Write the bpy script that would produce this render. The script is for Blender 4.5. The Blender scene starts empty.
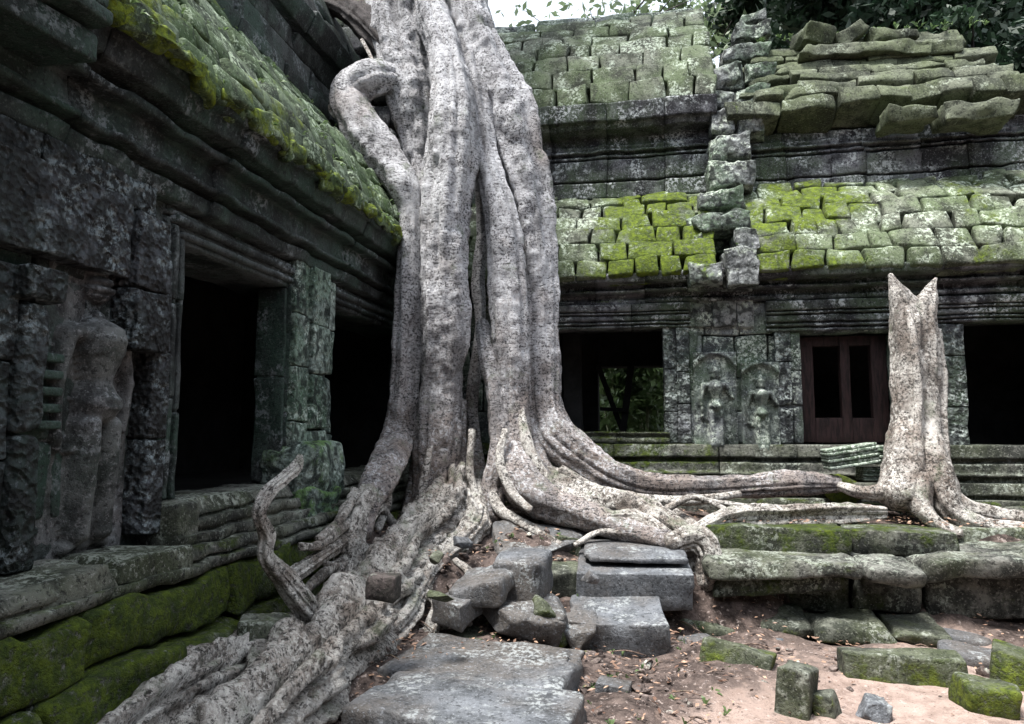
import bpy, bmesh, math, random
import numpy as np
from mathutils import Vector, Matrix
R = math.radians
random.seed(7); rng = np.random.default_rng(11)
C = bpy.context.scene.collection
scene = bpy.context.scene

# ------------------------------------------------------------------ camera, sky, sun, exposure
CAM = np.array([0.0, 0.0, 1.6]); F = 700.0; PITCH = R(5.5); YAW = R(10.2)
cd = bpy.data.cameras.new('camera'); cam = bpy.data.objects.new('camera', cd); C.objects.link(cam)
cd.sensor_width = 36; cd.lens = 36*F/1024; cd.clip_start = 0.05; cd.clip_end = 500
cam.location = CAM; cam.rotation_euler = (math.pi/2+PITCH, 0, YAW); scene.camera = cam

SUN_EL = R(70); SUN_AZ = R(-138)          # direction towards the sun, measured from +Y clockwise (behind camera, left)
w = bpy.data.worlds.new('World'); scene.world = w; w.use_nodes = True
nt = w.node_tree; bg = nt.nodes['Background']
sky = nt.nodes.new('ShaderNodeTexSky'); sky.sky_type = 'NISHITA'; sky.sun_disc = False
sky.sun_elevation = SUN_EL; sky.sun_rotation = SUN_AZ; sky.dust_density = 4; sky.air_density = 1.2
hs = nt.nodes.new('ShaderNodeHueSaturation'); hs.inputs['Saturation'].default_value = 0.5
nt.links.new(sky.outputs[0], hs.inputs['Color'])
# white overcast: cloud deck brightest overhead, over the Nishita sky
tc = nt.nodes.new('ShaderNodeTexCoord'); sx = nt.nodes.new('ShaderNodeSeparateXYZ'); nt.links.new(tc.outputs['Generated'], sx.inputs[0])
mr = nt.nodes.new('ShaderNodeMapRange'); mr.inputs[1].default_value = 0; mr.inputs[2].default_value = 1; mr.inputs[3].default_value = 1.2; mr.inputs[4].default_value = 9.0; nt.links.new(sx.outputs[2], mr.inputs[0])
cl = nt.nodes.new('ShaderNodeMix'); cl.data_type = 'RGBA'; cl.blend_type = 'MULTIPLY'; cl.inputs[0].default_value = 1; cl.inputs[6].default_value = (.9, .98, 1.08, 1); nt.links.new(mr.outputs[0], cl.inputs[7])
ad = nt.nodes.new('ShaderNodeMix'); ad.data_type = 'RGBA'; ad.blend_type = 'ADD'; ad.inputs[0].default_value = 1; nt.links.new(hs.outputs[0], ad.inputs[6]); nt.links.new(cl.outputs[2], ad.inputs[7])
nt.links.new(ad.outputs[2], bg.inputs['Color'])
bg.inputs['Strength'].default_value = 0.1
sd = bpy.data.lights.new('sun', 'SUN'); sd.energy = 5.0; sd.angle = R(14); sd.color = (1, .97, .93)
so = bpy.data.objects.new('sun', sd); C.objects.link(so)
sv = Vector((math.sin(SUN_AZ)*math.cos(SUN_EL), math.cos(SUN_AZ)*math.cos(SUN_EL), math.sin(SUN_EL)))
so.rotation_euler = sv.to_track_quat('Z', 'Y').to_euler(); so.location = (0, 0, 20)
scene.view_settings.view_transform = 'Standard'; scene.view_settings.look = 'None'
scene.view_settings.exposure = 0.9; scene.view_settings.gamma = 1
scene.render.engine = 'CYCLES'; scene.cycles.max_bounces = 6; scene.cycles.diffuse_bounces = 3

# ------------------------------------------------------------------ helpers
def ray(u, v):
    a, b = u-512.0, 362.0-v
    y = F*math.cos(PITCH)-b*math.sin(PITCH); z = F*math.sin(PITCH)+b*math.cos(PITCH)
    return np.array([a*math.cos(YAW)-y*math.sin(YAW), a*math.sin(YAW)+y*math.cos(YAW), z])
def at(u, v, Y=None, X=None, Z=None):
    d = ray(u, v)
    if Y is not None: k = Y/d[1]
    elif X is not None: k = X/d[0]
    else: k = (Z-1.6)/d[2]
    return CAM+d*k
def pxs(p):                                  # metres per pixel at a point
    f = np.array([-math.sin(YAW)*math.cos(PITCH), math.cos(YAW)*math.cos(PITCH), math.sin(PITCH)])
    return float(np.dot(np.asarray(p)-CAM, f))/F

def _h(i, j, k, s):
    n = (i*374761393+j*668265263+k*2147483647+s*1274126177) & 0xffffffff
    n = ((n ^ (n >> 13))*1274126177) & 0xffffffff
    return ((n ^ (n >> 16)) & 0xffff)/65535.0
def vn(P, s=0):
    P = np.asarray(P, float); f = np.floor(P); i = f.astype(np.int64); t = P-f; t = t*t*(3-2*t)
    x, y, z = i[:, 0], i[:, 1], i[:, 2]; r = 0
    for a in (0, 1):
        for b in (0, 1):
            for c in (0, 1):
                wgt = (t[:, 0] if a else 1-t[:, 0])*(t[:, 1] if b else 1-t[:, 1])*(t[:, 2] if c else 1-t[:, 2])
                r = r+wgt*_h(x+a, y+b, z+c, s)
    return r*2-1
def fbm(P, sc, o=3, s=0):
    r = 0; a = 1.0; P = np.asarray(P)*sc
    for k in range(o): r = r+a*vn(P+17.3*k, s+k); a *= .5; P = P*2.1
    return r
def fbm3(P, sc, o=3, s=0): return np.stack([fbm(P, sc, o, s), fbm(P+31.7, sc, o, s+5), fbm(P-53.1, sc, o, s+9)], 1)
def cell(P, sc, s=0):                        # chiselled look: distance to the nearest jittered point
    P = np.asarray(P)*sc; f = np.floor(P).astype(np.int64); best = np.full(len(P), 9.)
    for a in (-1, 0, 1):
        for b in (-1, 0, 1):
            for c in (-1, 0, 1):
                q = f+np.array([a, b, c])
                j = np.stack([_h(q[:, 0], q[:, 1], q[:, 2], s+k) for k in range(3)], 1)
                best = np.minimum(best, ((q+j-P)**2).sum(1))
    return np.sqrt(best)

class MB:
    def __init__(s): s.v = []; s.f = []; s.n = 0; s.m = []; s.t = []
    def add(s, V, Fc, moss=0.0, tint=0.5):
        V = np.asarray(V, float); s.v.append(V)
        s.f.extend([tuple(int(i)+s.n for i in f) for f in Fc]) if s.n else s.f.extend([tuple(int(i) for i in f) for f in Fc])
        s.n += len(V)
        s.m.append(np.broadcast_to(np.asarray(moss, float), (len(V),)).copy()); s.t.append(np.broadcast_to(np.asarray(tint, float), (len(V),)).copy())
    def build(s, name, mat, parent=None, smooth=True):
        V = np.concatenate(s.v)
        L = np.array(parent['_o']) if parent is not None else np.array([V[:, 0].mean(), V[:, 1].mean(), V[:, 2].min()])
        me = bpy.data.meshes.new(name); me.from_pydata((V-L).tolist(), [], s.f)
        for nm, arr in (('moss', s.m), ('tint', s.t)):
            a = me.attributes.new(nm, 'FLOAT', 'POINT'); a.data.foreach_set('value', np.concatenate(arr).astype(np.float32))
        me.polygons.foreach_set('use_smooth', [smooth]*len(me.polygons)); me.materials.append(mat); me.update()
        o = bpy.data.objects.new(name, me); C.objects.link(o)
        if parent is not None: o.parent = parent
        else: o.location = L
        return o
def empty(name, loc, label, cat, group=None):
    o = bpy.data.objects.new(name, None); C.objects.link(o); o.location = tuple(float(a) for a in loc)
    o.empty_display_size = .2
    o['_o'] = [float(a) for a in loc]; o['label'] = label; o['category'] = cat
    if group: o['group'] = group
    return o
def tag(o, label, cat, group=None):
    o['label'] = label; o['category'] = cat
    if group: o['group'] = group
    return o

_topo = {}
def topo(nx, ny, nz):
    k = (nx, ny, nz)
    if k in _topo: return _topo[k]
    idx = {}; pts = []
    def g(i, j, l):
        t = (i, j, l)
        if t not in idx: idx[t] = len(pts); pts.append(t)
        return idx[t]
    fs = []
    for j in range(ny):
        for l in range(nz):
            fs.append((g(0, j, l), g(0, j, l+1), g(0, j+1, l+1), g(0, j+1, l)))
            fs.append((g(nx, j, l), g(nx, j+1, l), g(nx, j+1, l+1), g(nx, j, l+1)))
    for i in range(nx):
        for l in range(nz):
            fs.append((g(i, 0, l), g(i+1, 0, l), g(i+1, 0, l+1), g(i, 0, l+1)))
            fs.append((g(i, ny, l), g(i, ny, l+1), g(i+1, ny, l+1), g(i+1, ny, l)))
    for i in range(nx):
        for j in range(ny):
            fs.append((g(i, j, 0), g(i, j+1, 0), g(i+1, j+1, 0), g(i+1, j, 0)))
            fs.append((g(i, j, nz), g(i+1, j, nz), g(i+1, j+1, nz), g(i, j+1, nz)))
    _topo[k] = (np.array(pts), fs); return _topo[k]
def rbox(mb, c, half, M=None, r=.02, res=.09, amp=.012, freq=3.0, moss=0., tint=None, seed=0, taper=None, chip=0., warp=0.):
    """weathered stone block: rounded box, pushed about by noise; M columns = local axes"""
    half = np.array(half, float); M = np.eye(3) if M is None else np.array(M, float)
    r = min(r, half.min()*.8); ax = []
    for h in half:
        n = max(1, int(round(2*(h-r)/res)))
        ax.append(np.concatenate([[-h, -h+.35*r], np.linspace(-h+r, h-r, n+1), [h-.35*r, h]]))
    T, fs = topo(*[len(a)-1 for a in ax])
    P = np.stack([ax[k][T[:, k]] for k in range(3)], 1)
    q = np.clip(P, -(half-r), half-r); d = P-q; L = np.linalg.norm(d, axis=1, keepdims=True)
    P = q+d/np.maximum(L, 1e-9)*r
    if taper is not None:
        s = 1+taper*(P[:, 2:3]/half[2]); P[:, :2] *= s
    if warp:
        wv = rng.uniform(-warp, warp, (2, 2, 2, 3)); g = (P/half+1)/2; D = 0
        for a in (0, 1):
            for b in (0, 1):
                for e in (0, 1):
                    D = D+((g[:, 0] if a else 1-g[:, 0])*(g[:, 1] if b else 1-g[:, 1])*(g[:, 2] if e else 1-g[:, 2]))[:, None]*wv[a, b, e]
        P = P+D
    W = P@M.T+np.asarray(c)
    off = seed*3.77 if seed else 0.
    W = W+amp*fbm3(W+off, freq, 3, 3)
    if chip:
        e = np.sort(np.abs(P)/half, 1)[:, 1:2]
        k = np.clip(fbm(W+off, 5, 2, 8)-.1, 0, 1)[:, None]*np.clip(e-.6, 0, 1)
        W = W-(W-np.asarray(c))*k*chip
    mb.add(W, fs, moss(W) if callable(moss) else moss, rng.random() if tint is None else tint)
def frame(s, n):
    s = np.array(s, float); n = np.array(n, float); return s, n
UP = np.array([0, 0, 1.])
def courses(mb, o, sd, nd, rows, s0, s1, bl=(.35, .8), holes=(), jit=.012, skip=0., r=.02, amp=.012, res=.09, gap=.008, mossf=None, chip=.3, tint=None, warp=None):
    """rows: (n0,z0,n1,z1,depth). block courses on a surface with tangent sd and outward normal nd"""
    for ri, (n0, z0, n1, z1, dp) in enumerate(rows):
        iv = [(s0, s1)]
        for h0, h1, hz0, hz1 in holes:
            if z0 < hz1-.02 and z1 > hz0+.02:
                nv = []
                for a, b in iv:
                    if h1 <= a or h0 >= b: nv.append((a, b)); continue
                    if a < h0: nv.append((a, h0))
                    if b > h1: nv.append((h1, b))
                iv = nv
        t = np.array([n1-n0, z1-z0]); L = np.linalg.norm(t); t /= L; nn = np.array([t[1], -t[0]])
        for a, b in iv:
            s = a
            while s < b-.02:
                l = random.uniform(*bl)
                if b-(s+l) < bl[0]*.6: l = b-s
                if random.random() >= skip:
                    jn = random.uniform(-jit, jit); T3 = sd*0+t[0]*nd+t[1]*UP; N3 = nn[0]*nd+nn[1]*UP
                    cn = (n0+n1)/2*nd+(z0+z1)/2*UP-N3*(dp/2-jn)
                    ang = random.uniform(-1, 1)*jit*.9
                    S3 = sd*math.cos(ang)+T3*math.sin(ang); T4 = T3*math.cos(ang)-sd*math.sin(ang)
                    c = o+sd*(s+l/2)+cn
                    ms = mossf if getattr(mossf, 'vec', 0) else (mossf(c) if mossf else 0.)
                    rbox(mb, c, (l/2-gap/2, dp/2, L/2-gap/2), np.stack([S3, -N3, T4], 1), r=r, res=res, amp=amp, moss=ms, chip=chip, tint=tint, warp=jit*.9 if warp is None else warp)
                s += l
def mould(mb, o, sd, nd, prof, s0, s1, bl=(.7, 1.4), back=.35, amp=.006, res=.02, sres=.08, moss=0., jit=.006, mossf=None, gap=.006, tint=None):
    """profile [(n,z)..] bottom to top, extruded along sd in separate stones"""
    P = []
    for (a, b) in zip(prof[:-1], prof[1:]):
        a = np.array(a, float); b = np.array(b, float); k = max(1, int(np.linalg.norm(b-a)/res))
        for i in range(k): P.append(a+(b-a)*i/k)
    P.append(np.array(prof[-1], float))
    P.append(np.array([-back, prof[-1][1]])); P.append(np.array([-back, prof[0][1]])); P = np.array(P); m = len(P)
    s = s0
    while s < s1-.02:
        l = random.uniform(*bl)
        if s1-(s+l) < bl[0]*.5: l = s1-s
        k = max(1, int(l/sres)); ss = np.linspace(s+gap/2, s+l-gap/2, k+1); jn = random.uniform(-jit, jit); jz = random.uniform(-jit, jit)*.5
        V = (o+ss[:, None, None]*sd+(P[None, :, 0:1]+jn)*nd+(P[None, :, 1:2]+jz)*UP).reshape(-1, 3)
        V = V+amp*fbm3(V, 6, 3, 2)
        fl = []
        orient = np.dot(np.cross(sd, nd), UP)
        for i in range(k):
            for j in range(m):
                q = (i*m+j, i*m+(j+1) % m, (i+1)*m+(j+1) % m, (i+1)*m+j)
                fl.append(q if orient > 0 else q[::-1])
        c0 = tuple(range(m)); c1 = tuple(range(k*m, k*m+m))
        fl.append(c0[::-1] if orient > 0 else c0); fl.append(c1 if orient > 0 else c1[::-1])
        mb.add(V, fl, mossf(V.mean(0)) if mossf else moss, rng.random() if tint is None else tint); s += l

def cr(P, n):
    P = np.array(P, float); Q = np.vstack([2*P[0]-P[1], P, 2*P[-1]-P[-2]]); out = []
    for i in range(1, len(Q)-2):
        L = np.linalg.norm(Q[i+1][:3]-Q[i][:3]); k = max(2, int(L/n))
        for t in np.arange(k)/k:
            a, b, c, d = Q[i-1], Q[i], Q[i+1], Q[i+2]
            out.append(.5*((2*b)+(-a+c)*t+(2*a-5*b+4*c-d)*t*t+(-a+3*b-3*c+d)*t**3))
    out.append(Q[-2]); return np.array(out)
TC = [3]
def tube(mb, pts, step=.035, seg=26, amp=.1, ridge=.1, moss=0., tint=None, flat=1., seed=None, wr=0.022, groove=.16, freq=1.0, cap=True):
    """pts rows (x,y,z,r). gnarled limb: ring sweep with lobes, ridges and noise"""
    Q = cr(pts, step); c = Q[:, :3]; r = np.maximum(Q[:, 3], .003); n = len(c)
    T = np.gradient(c, axis=0); T /= np.linalg.norm(T, axis=1, keepdims=True)
    ref = np.array([0.2, -1, .1]) if abs(T[0][1]) < .9 else np.array([1., 0, 0])
    TC[0] += 1; sd = seed if seed is not None else (TC[0]*37) % 997+1
    V = []; a = np.linspace(0, 2*np.pi, seg, endpoint=False); N = np.cross(T[0], ref)
    cum = np.concatenate([[0], np.cumsum(np.linalg.norm(np.diff(c, axis=0), axis=1))])
    for i in range(n):
        N = N-T[i]*np.dot(N, T[i]); N /= np.linalg.norm(N); B = np.cross(T[i], N)
        q = np.stack([np.cos(a)*1.3, np.sin(a)*1.3, np.full(seg, cum[i]*.5)], 1)
        lobes = ridge*vn(q*1.6+sd, sd)+.5*ridge*vn(q*[3.4, 3.4, 1]+sd, sd+1)
        g1 = vn(q*[1.9, 1.9, .8]+sd*2, sd+5); lobes = lobes-groove*np.exp(-(g1/.13)**2)
        rr = r[i]*(1+lobes)
        V.append(c[i]+rr[:, None]*(np.cos(a)[:, None]*N+flat*np.sin(a)[:, None]*B))
    V = np.concatenate(V); rad = np.repeat(r, seg)[:, None]; cc = np.repeat(c, seg, 0); D = (V-cc); D /= np.linalg.norm(D, axis=1, keepdims=True)
    V = V+D*(rad*amp*fbm(V+sd, 3.2*freq, 3, sd)[:, None]+np.minimum(rad, .3)*wr*3*fbm(V+sd, 14*freq, 2, sd)[:, None])
    fs = [(i*seg+j, i*seg+(j+1) % seg, (i+1)*seg+(j+1) % seg, (i+1)*seg+j) for i in range(n-1) for j in range(seg)]
    V = np.vstack([V, c[0]-T[0]*r[0]*.5, c[-1]+T[-1]*r[-1]*.6]); A = n*seg; Bq = A+1
    fs += [(A, (j+1) % seg, j) for j in range(seg)]+[(Bq, (n-1)*seg+j, (n-1)*seg+(j+1) % seg) for j in range(seg)]
    mb.add(V, fs, moss, rng.random() if tint is None else tint)
def pt(u, v, Y, rpx):                        # limb control point from the picture place, distance and radius
    p = at(u, v, Y=Y)
    if v > 440 and p[0] < -2.12: p = at(u, v, X=-2.12)      # keep clear of the plinth
    return [*p, rpx*pxs(p)]

# ------------------------------------------------------------------ materials
class NT:
    def __init__(s, name):
        s.m = bpy.data.materials.new(name); s.m.use_nodes = True; s.t = s.m.node_tree; s.b = s.t.nodes['Principled BSDF']
        s.g = s.t.nodes.new('ShaderNodeNewGeometry'); s.P = s.g.outputs['Position']
    def lk(s, a, b):
        if isinstance(a, (int, float)): b.default_value = a
        elif isinstance(a, tuple): b.default_value = (*a, 1) if len(a) == 3 else a
        else: s.t.links.new(a, b)
    def noise(s, sc, det=4, rough=.6, vec=None, stretch=None, dist=0.):
        n = s.t.nodes.new('ShaderNodeTexNoise'); n.inputs['Scale'].default_value = sc; n.inputs['Detail'].default_value = det
        n.inputs['Roughness'].default_value = rough; n.inputs['Distortion'].default_value = dist; v = vec or s.P
        if stretch:
            m = s.t.nodes.new('ShaderNodeMapping'); m.inputs['Scale'].default_value = stretch; s.t.links.new(v, m.inputs[0]); v = m.outputs[0]
        s.t.links.new(v, n.inputs['Vector']); return n.outputs['Fac']
    def voro(s, sc, feat='F1', out='Distance'):
        n = s.t.nodes.new('ShaderNodeTexVoronoi'); n.feature = feat; n.inputs['Scale'].default_value = sc; s.t.links.new(s.P, n.inputs['Vector']); return n.outputs[out]
    def math(s, op, a, b=0., c=0., clamp=False):
        n = s.t.nodes.new('ShaderNodeMath'); n.operation = op; n.use_clamp = clamp
        for i, x in enumerate((a, b, c)): s.lk(x, n.inputs[i])
        return n.outputs[0]
    def step(s, x, lo, hi):
        n = s.t.nodes.new('ShaderNodeMapRange'); n.interpolation_type = 'SMOOTHSTEP'; s.lk(x, n.inputs[0]); s.lk(lo, n.inputs[1]); s.lk(hi, n.inputs[2]); return n.outputs[0]
    def mix(s, f, a, b, mode='MIX'):
        n = s.t.nodes.new('ShaderNodeMix'); n.data_type = 'RGBA'; n.blend_type = mode; s.lk(f, n.inputs[0]); s.lk(a, n.inputs[6]); s.lk(b, n.inputs[7]); return n.outputs[2]
    def attr(s, nm):
        n = s.t.nodes.new('ShaderNodeAttribute'); n.attribute_name = nm; return n.outputs['Fac']
    def up(s):
        n = s.t.nodes.new('ShaderNodeSeparateXYZ'); s.t.links.new(s.g.outputs['Normal'], n.inputs[0]); return n.outputs[2]
    def fin(s, col, height, bstr=.6, bdist=.02, rough=.9, spec=.25):
        s.lk(col, s.b.inputs['Base Color']); s.lk(rough, s.b.inputs['Roughness']); s.b.inputs['Specular IOR Level'].default_value = spec
        if height is not None:
            n = s.t.nodes.new('ShaderNodeBump'); n.inputs['Strength'].default_value = bstr; n.inputs['Distance'].default_value = bdist
            s.lk(height, n.inputs['Height']); s.t.links.new(n.outputs[0], s.b.inputs['Normal'])
        return s.m
def stone(name, dark, light, algae=(.05, .1, .05), alg=.5, lich=.5, lcol=(.55, .6, .52), mossc=((.05, .085, .008), (.2, .3, .012)), upmoss=.25, carve=0., bd=.02, spec=.25, rough=.88, lsc=26):
    n = NT(name); t = n.attr('tint'); ms = n.attr('moss')
    big = n.noise(1.4, 3); mid = n.noise(6, 6, .65); fine = n.noise(38, 5, .7); vf = n.noise(110, 3, .7)
    c = n.mix(n.step(n.math('ADD', mid, n.math('MULTIPLY', n.math('SUBTRACT', t, .5), .22)), .4, .62), dark, light)
    c = n.mix(n.math('MULTIPLY', n.step(n.math('ADD', big, n.math('MULTIPLY', mid, .35)), .55, .8), alg), c, algae)
    # black stains run down the faces
    st = n.noise(2.2, 5, .7, stretch=(1.6, 1.6, .35)); c = n.mix(n.math('MULTIPLY', n.step(st, .5, .68), .75), c, tuple(x*.35 for x in dark))
    # crusts of pale lichen in small flecks; upward faces get more as painted edge highlights
    l1 = n.math('ADD', n.noise(3.3, 5, .65), n.math('MULTIPLY', n.up(), .07)); l2 = n.noise(lsc, 4, .75)
    lm = n.math('MULTIPLY', n.step(l1, .62-.22*lich, .74-.2*lich), n.step(l2, .47, .56)); c = n.mix(n.math('MULTIPLY', lm, min(1, .55+.5*lich)), c, lcol)
    c = n.mix(n.math('MULTIPLY', n.step(n.noise(52, 3, .7), .56, .64), .45), c, tuple(min(.7, x*1.9) for x in light))
    c = n.mix(n.math('MULTIPLY', n.step(fine, .47, .36), .8), c, tuple(x*.25 for x in dark))
    # moss
    mn = n.noise(4.5, 6, .7); mf = n.math('ADD', n.math('ADD', ms, n.math('MULTIPLY', n.math('MULTIPLY', n.up(), upmoss), 1.)), n.math('MULTIPLY', n.math('SUBTRACT', mn, .5), 1.6))
    mm = n.math('MULTIPLY', n.step(mf, .38, .72), n.step(n.noise(30, 4, .7), .3, .5)); mc = n.mix(n.step(n.noise(16, 5, .75), .35, .68), mossc[0], mossc[1])
    c = n.mix(mm, c, mc)
    h = n.math('ADD', n.math('MULTIPLY', mid, .9), n.math('ADD', n.math('MULTIPLY', fine, .5), n.math('MULTIPLY', vf, .22)))
    h = n.math('ADD', h, n.math('MULTIPLY', mm, n.math('MULTIPLY', n.noise(45, 4, .7), .9)))
    if carve:
        v1 = n.voro(17, 'SMOOTH_F1'); v2 = n.voro(34); h = n.math('ADD', h, n.math('MULTIPLY', n.math('ADD', n.step(v1, .15, .45), n.math('MULTIPLY', v2, .6)), carve))
        c = n.mix(n.math('MULTIPLY', n.step(v1, .42, .62), .8), c, tuple(x*.2 for x in dark))
    return n.fin(c, h, .9, bd, rough, spec)
def bark(name, pale, mid_, dark, brown=(.2, .12, .07), brownz=None, spot=.5, stretch=(1, 1, 3.2), mossy=0., speck=0):
    n = NT(name); a = n.noise(1.7, 5, .65); b = n.noise(7, 6, .75); f = n.noise(17, 6, .8, stretch=stretch); vf = n.noise(80, 3, .7); pat = n.noise(2.6, 4, .6)
    c = n.mix(n.step(n.math('ADD', n.math('MULTIPLY', b, .6), n.math('MULTIPLY', a, .5)), .42, .68), mid_, pale)
    if brownz:
        x = n.t.nodes.new('ShaderNodeSeparateXYZ'); n.t.links.new(n.P, x.inputs[0]); zz = n.step(n.math('ADD', x.outputs[2], n.math('MULTIPLY', n.math('SUBTRACT', b, .5), 2.6)), brownz[1], brownz[0])
        c = n.mix(n.math('MULTIPLY', zz, .72), c, brown)
    c = n.mix(n.math('MULTIPLY', n.step(a, .52, .7), .5), c, brown)
    sp = n.math('MULTIPLY', n.step(n.noise(30, 5, .8), .5, .56), n.step(pat, .4, .58)); c = n.mix(n.math('MULTIPLY', sp, .9), c, pale)   # pale lichen flecks
    st2 = n.noise(1.3, 5, .7, stretch=(2.2, 2.2, .5)); c = n.mix(n.math('MULTIPLY', n.step(st2, .5, .66), .7), c, tuple(x*.42 for x in mid_)); c = n.mix(n.math('MULTIPLY', n.step(n.noise(.9, 3), .55, .66), .35), c, (.24, .17, .13))
    cr_ = n.math('MULTIPLY', n.step(f, .47, .40), n.step(n.noise(3.1, 4, .6), .32, .48)); c = n.mix(n.math('MULTIPLY', cr_, .95*spot), c, dark)
    c = n.mix(n.math('MULTIPLY', n.math('MULTIPLY', n.step(n.noise(44, 4, .75), .48, .42), n.step(pat, .66, .44)), .92), c, dark)
    if speck:
        c = n.mix(n.math('MULTIPLY', n.math('MULTIPLY', n.step(n.noise(24, 5, .8), .5, .45), n.step(n.noise(4.2, 4, .6), .58, .42)), .85), c, tuple(x*.22 for x in mid_)); c = n.mix(n.math('MULTIPLY', n.math('MULTIPLY', n.step(n.noise(32, 4, .8), .52, .58), n.step(n.noise(3.4, 4, .6), .42, .56)), .85), c, tuple(min(x*1.12, .8) for x in pale))
    pits = n.step(n.voro(40), .22, .12); c = n.mix(n.math('MULTIPLY', pits, n.math('MULTIPLY', n.step(n.noise(5, 3), .42, .55), .9)), c, dark)
    c = n.mix(n.math('MULTIPLY', n.step(n.math('ADD', n.noise(4, 5, .7), n.math('MULTIPLY', n.up(), .06)), .58, .7), .45+mossy), c, (.1, .13, .07))
    h = n.math('ADD', n.math('MULTIPLY', f, .9), n.math('ADD', n.math('MULTIPLY', b, .7), n.math('MULTIPLY', vf, .25)))
    return n.fin(c, h, 1., .035, .7, .35)

M_back = stone('lichen_sandstone', (.045, .05, .052), (.2, .215, .22), (.09, .14, .075), .65, .7, (.52, .58, .5), upmoss=.12)
M_roof = stone('mossy_roof_sandstone', (.04, .045, .032), (.165, .175, .14), (.11, .15, .07), .7, .5, (.5, .57, .46), upmoss=.1, mossc=((.04, .058, .01), (.135, .185, .014)))
M_bare = stone('bare_roof_sandstone', (.035, .04, .028), (.125, .135, .1), (.08, .1, .045), .6, .2, (.34, .38, .3), upmoss=.1)
M_backc = stone('carved_sandstone', (.05, .055, .06), (.2, .21, .22), (.08, .12, .07), .5, .75, (.5, .56, .52), carve=.9, bd=.025)
M_ledge = stone('dark_ledge_sandstone', (.028, .028, .032), (.15, .15, .165), (.06, .09, .045), .6, .6, (.5, .53, .53), upmoss=.3)
M_left = stone('damp_shaded_sandstone', (.006, .008, .008), (.05, .056, .056), (.018, .045, .03), .75, .5, (.19, .21, .22), upmoss=.1, spec=.35, rough=.7)  # damp algae stone, darkened further so its colour carries the left side's shade
M_leftc = stone('damp_shaded_carved_sandstone', (.007, .008, .009), (.06, .064, .072), (.02, .04, .03), .45, .7, (.22, .26, .27), upmoss=.1, carve=1.5, bd=.035, spec=.35, rough=.7)  # carved damp stone, gallery shade likewise put into the colour
M_lpil = stone('green_pillar_sandstone', (.03, .045, .04), (.2, .235, .215), (.1, .17, .11), .55, .6, (.4, .47, .42), carve=.7, bd=.02, mossc=((.06, .11, .04), (.14, .24, .08)))
M_lroof = stone('green_roof_sandstone', (.025, .035, .022), (.125, .16, .105), (.05, .085, .03), .75, .55, (.34, .41, .3), upmoss=.15, mossc=((.04, .06, .01), (.17, .22, .018)))
M_plin = stone('pale_plinth_sandstone', (.03, .032, .028), (.15, .15, .135), (.06, .075, .035), .5, .5, (.3, .33, .28), bd=.035, mossc=((.02, .035, .004), (.075, .105, .008)), upmoss=.15)  # moss colours deepened to put shadow into the plinth rows
M_block = stone('fallen_grey_sandstone', (.07, .076, .084), (.135, .145, .16), (.075, .062, .05), .75, .3, (.3, .32, .32), mossc=((.03, .045, .008), (.1, .13, .015)), upmoss=0., spec=.4, rough=.6)
M_mblock = stone('mossy_fallen_sandstone', (.03, .034, .026), (.11, .115, .095), (.055, .068, .028), .6, .25, (.32, .34, .3), mossc=((.03, .045, .006), (.11, .14, .015)), upmoss=-.15)
M_bark = bark('pale_fig_bark', (.68, .685, .71), (.33, .325, .34), (.025, .023, .025), (.2, .145, .11), brownz=(1.0, 3.2), spot=1.)
M_root = bark('ground_root_bark', (.64, .62, .58), (.24, .2, .17), (.016, .013, .011), (.13, .1, .08), spot=1., stretch=(1.2, 1.2, 1.6), speck=1)
M_broot = bark('brown_root_bark', (.34, .25, .2), (.2, .13, .1), (.02, .014, .011), (.16, .09, .06), spot=.8, stretch=(1.2, 1.2, 1.6))
M_dbark = bark('dark_forest_bark', (.1, .085, .08), (.05, .04, .04), (.012, .01, .01), (.05, .035, .025))
def simple(name, a, b, sc=8, rough=.9, bd=.01, st=None):
    n = NT(name); x = n.noise(sc, 5, .7, stretch=st); return n.fin(n.mix(n.step(x, .35, .65), a, b), n.math('ADD', x, n.math('MULTIPLY', n.noise(sc*6, 3), .4)), .8, bd, rough)
M_wood = simple('weathered_purple_wood', (.01, .006, .006), (.035, .018, .018), 9, .7, .008, (4, 4, .6))
M_dark = simple('unlit_chamber_stone', (.008, .008, .008), (.022, .022, .022), 3)  # near-black colour stands in for the lack of light indoors
def leafmat(name, a, b, tr=.25):
    n = NT(name); c = n.mix(n.attr('tint'), a, b); n.lk(c, n.b.inputs['Base Color']); n.b.inputs['Roughness'].default_value = .55
    t = n.t.nodes.new('ShaderNodeBsdfTranslucent'); n.lk(c, t.inputs[0]); m = n.t.nodes.new('ShaderNodeMixShader'); m.inputs[0].default_value = tr
    n.t.links.new(n.b.outputs[0], m.inputs[1]); n.t.links.new(t.outputs[0], m.inputs[2]); n.t.links.new(m.outputs[0], n.t.nodes['Material Output'].inputs[0]); return n.m
M_leafd = leafmat('dark_forest_leaves', (.01, .025, .015), (.035, .07, .035))
M_leafb = leafmat('bamboo_leaves', (.05, .09, .03), (.16, .24, .09), .4)
M_leafp = leafmat('pale_sparse_leaves', (.12, .17, .09), (.25, .33, .18), .4)
M_dead = leafmat('dead_leaf_litter', (.09, .045, .03), (.4, .26, .18), .1)
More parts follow.
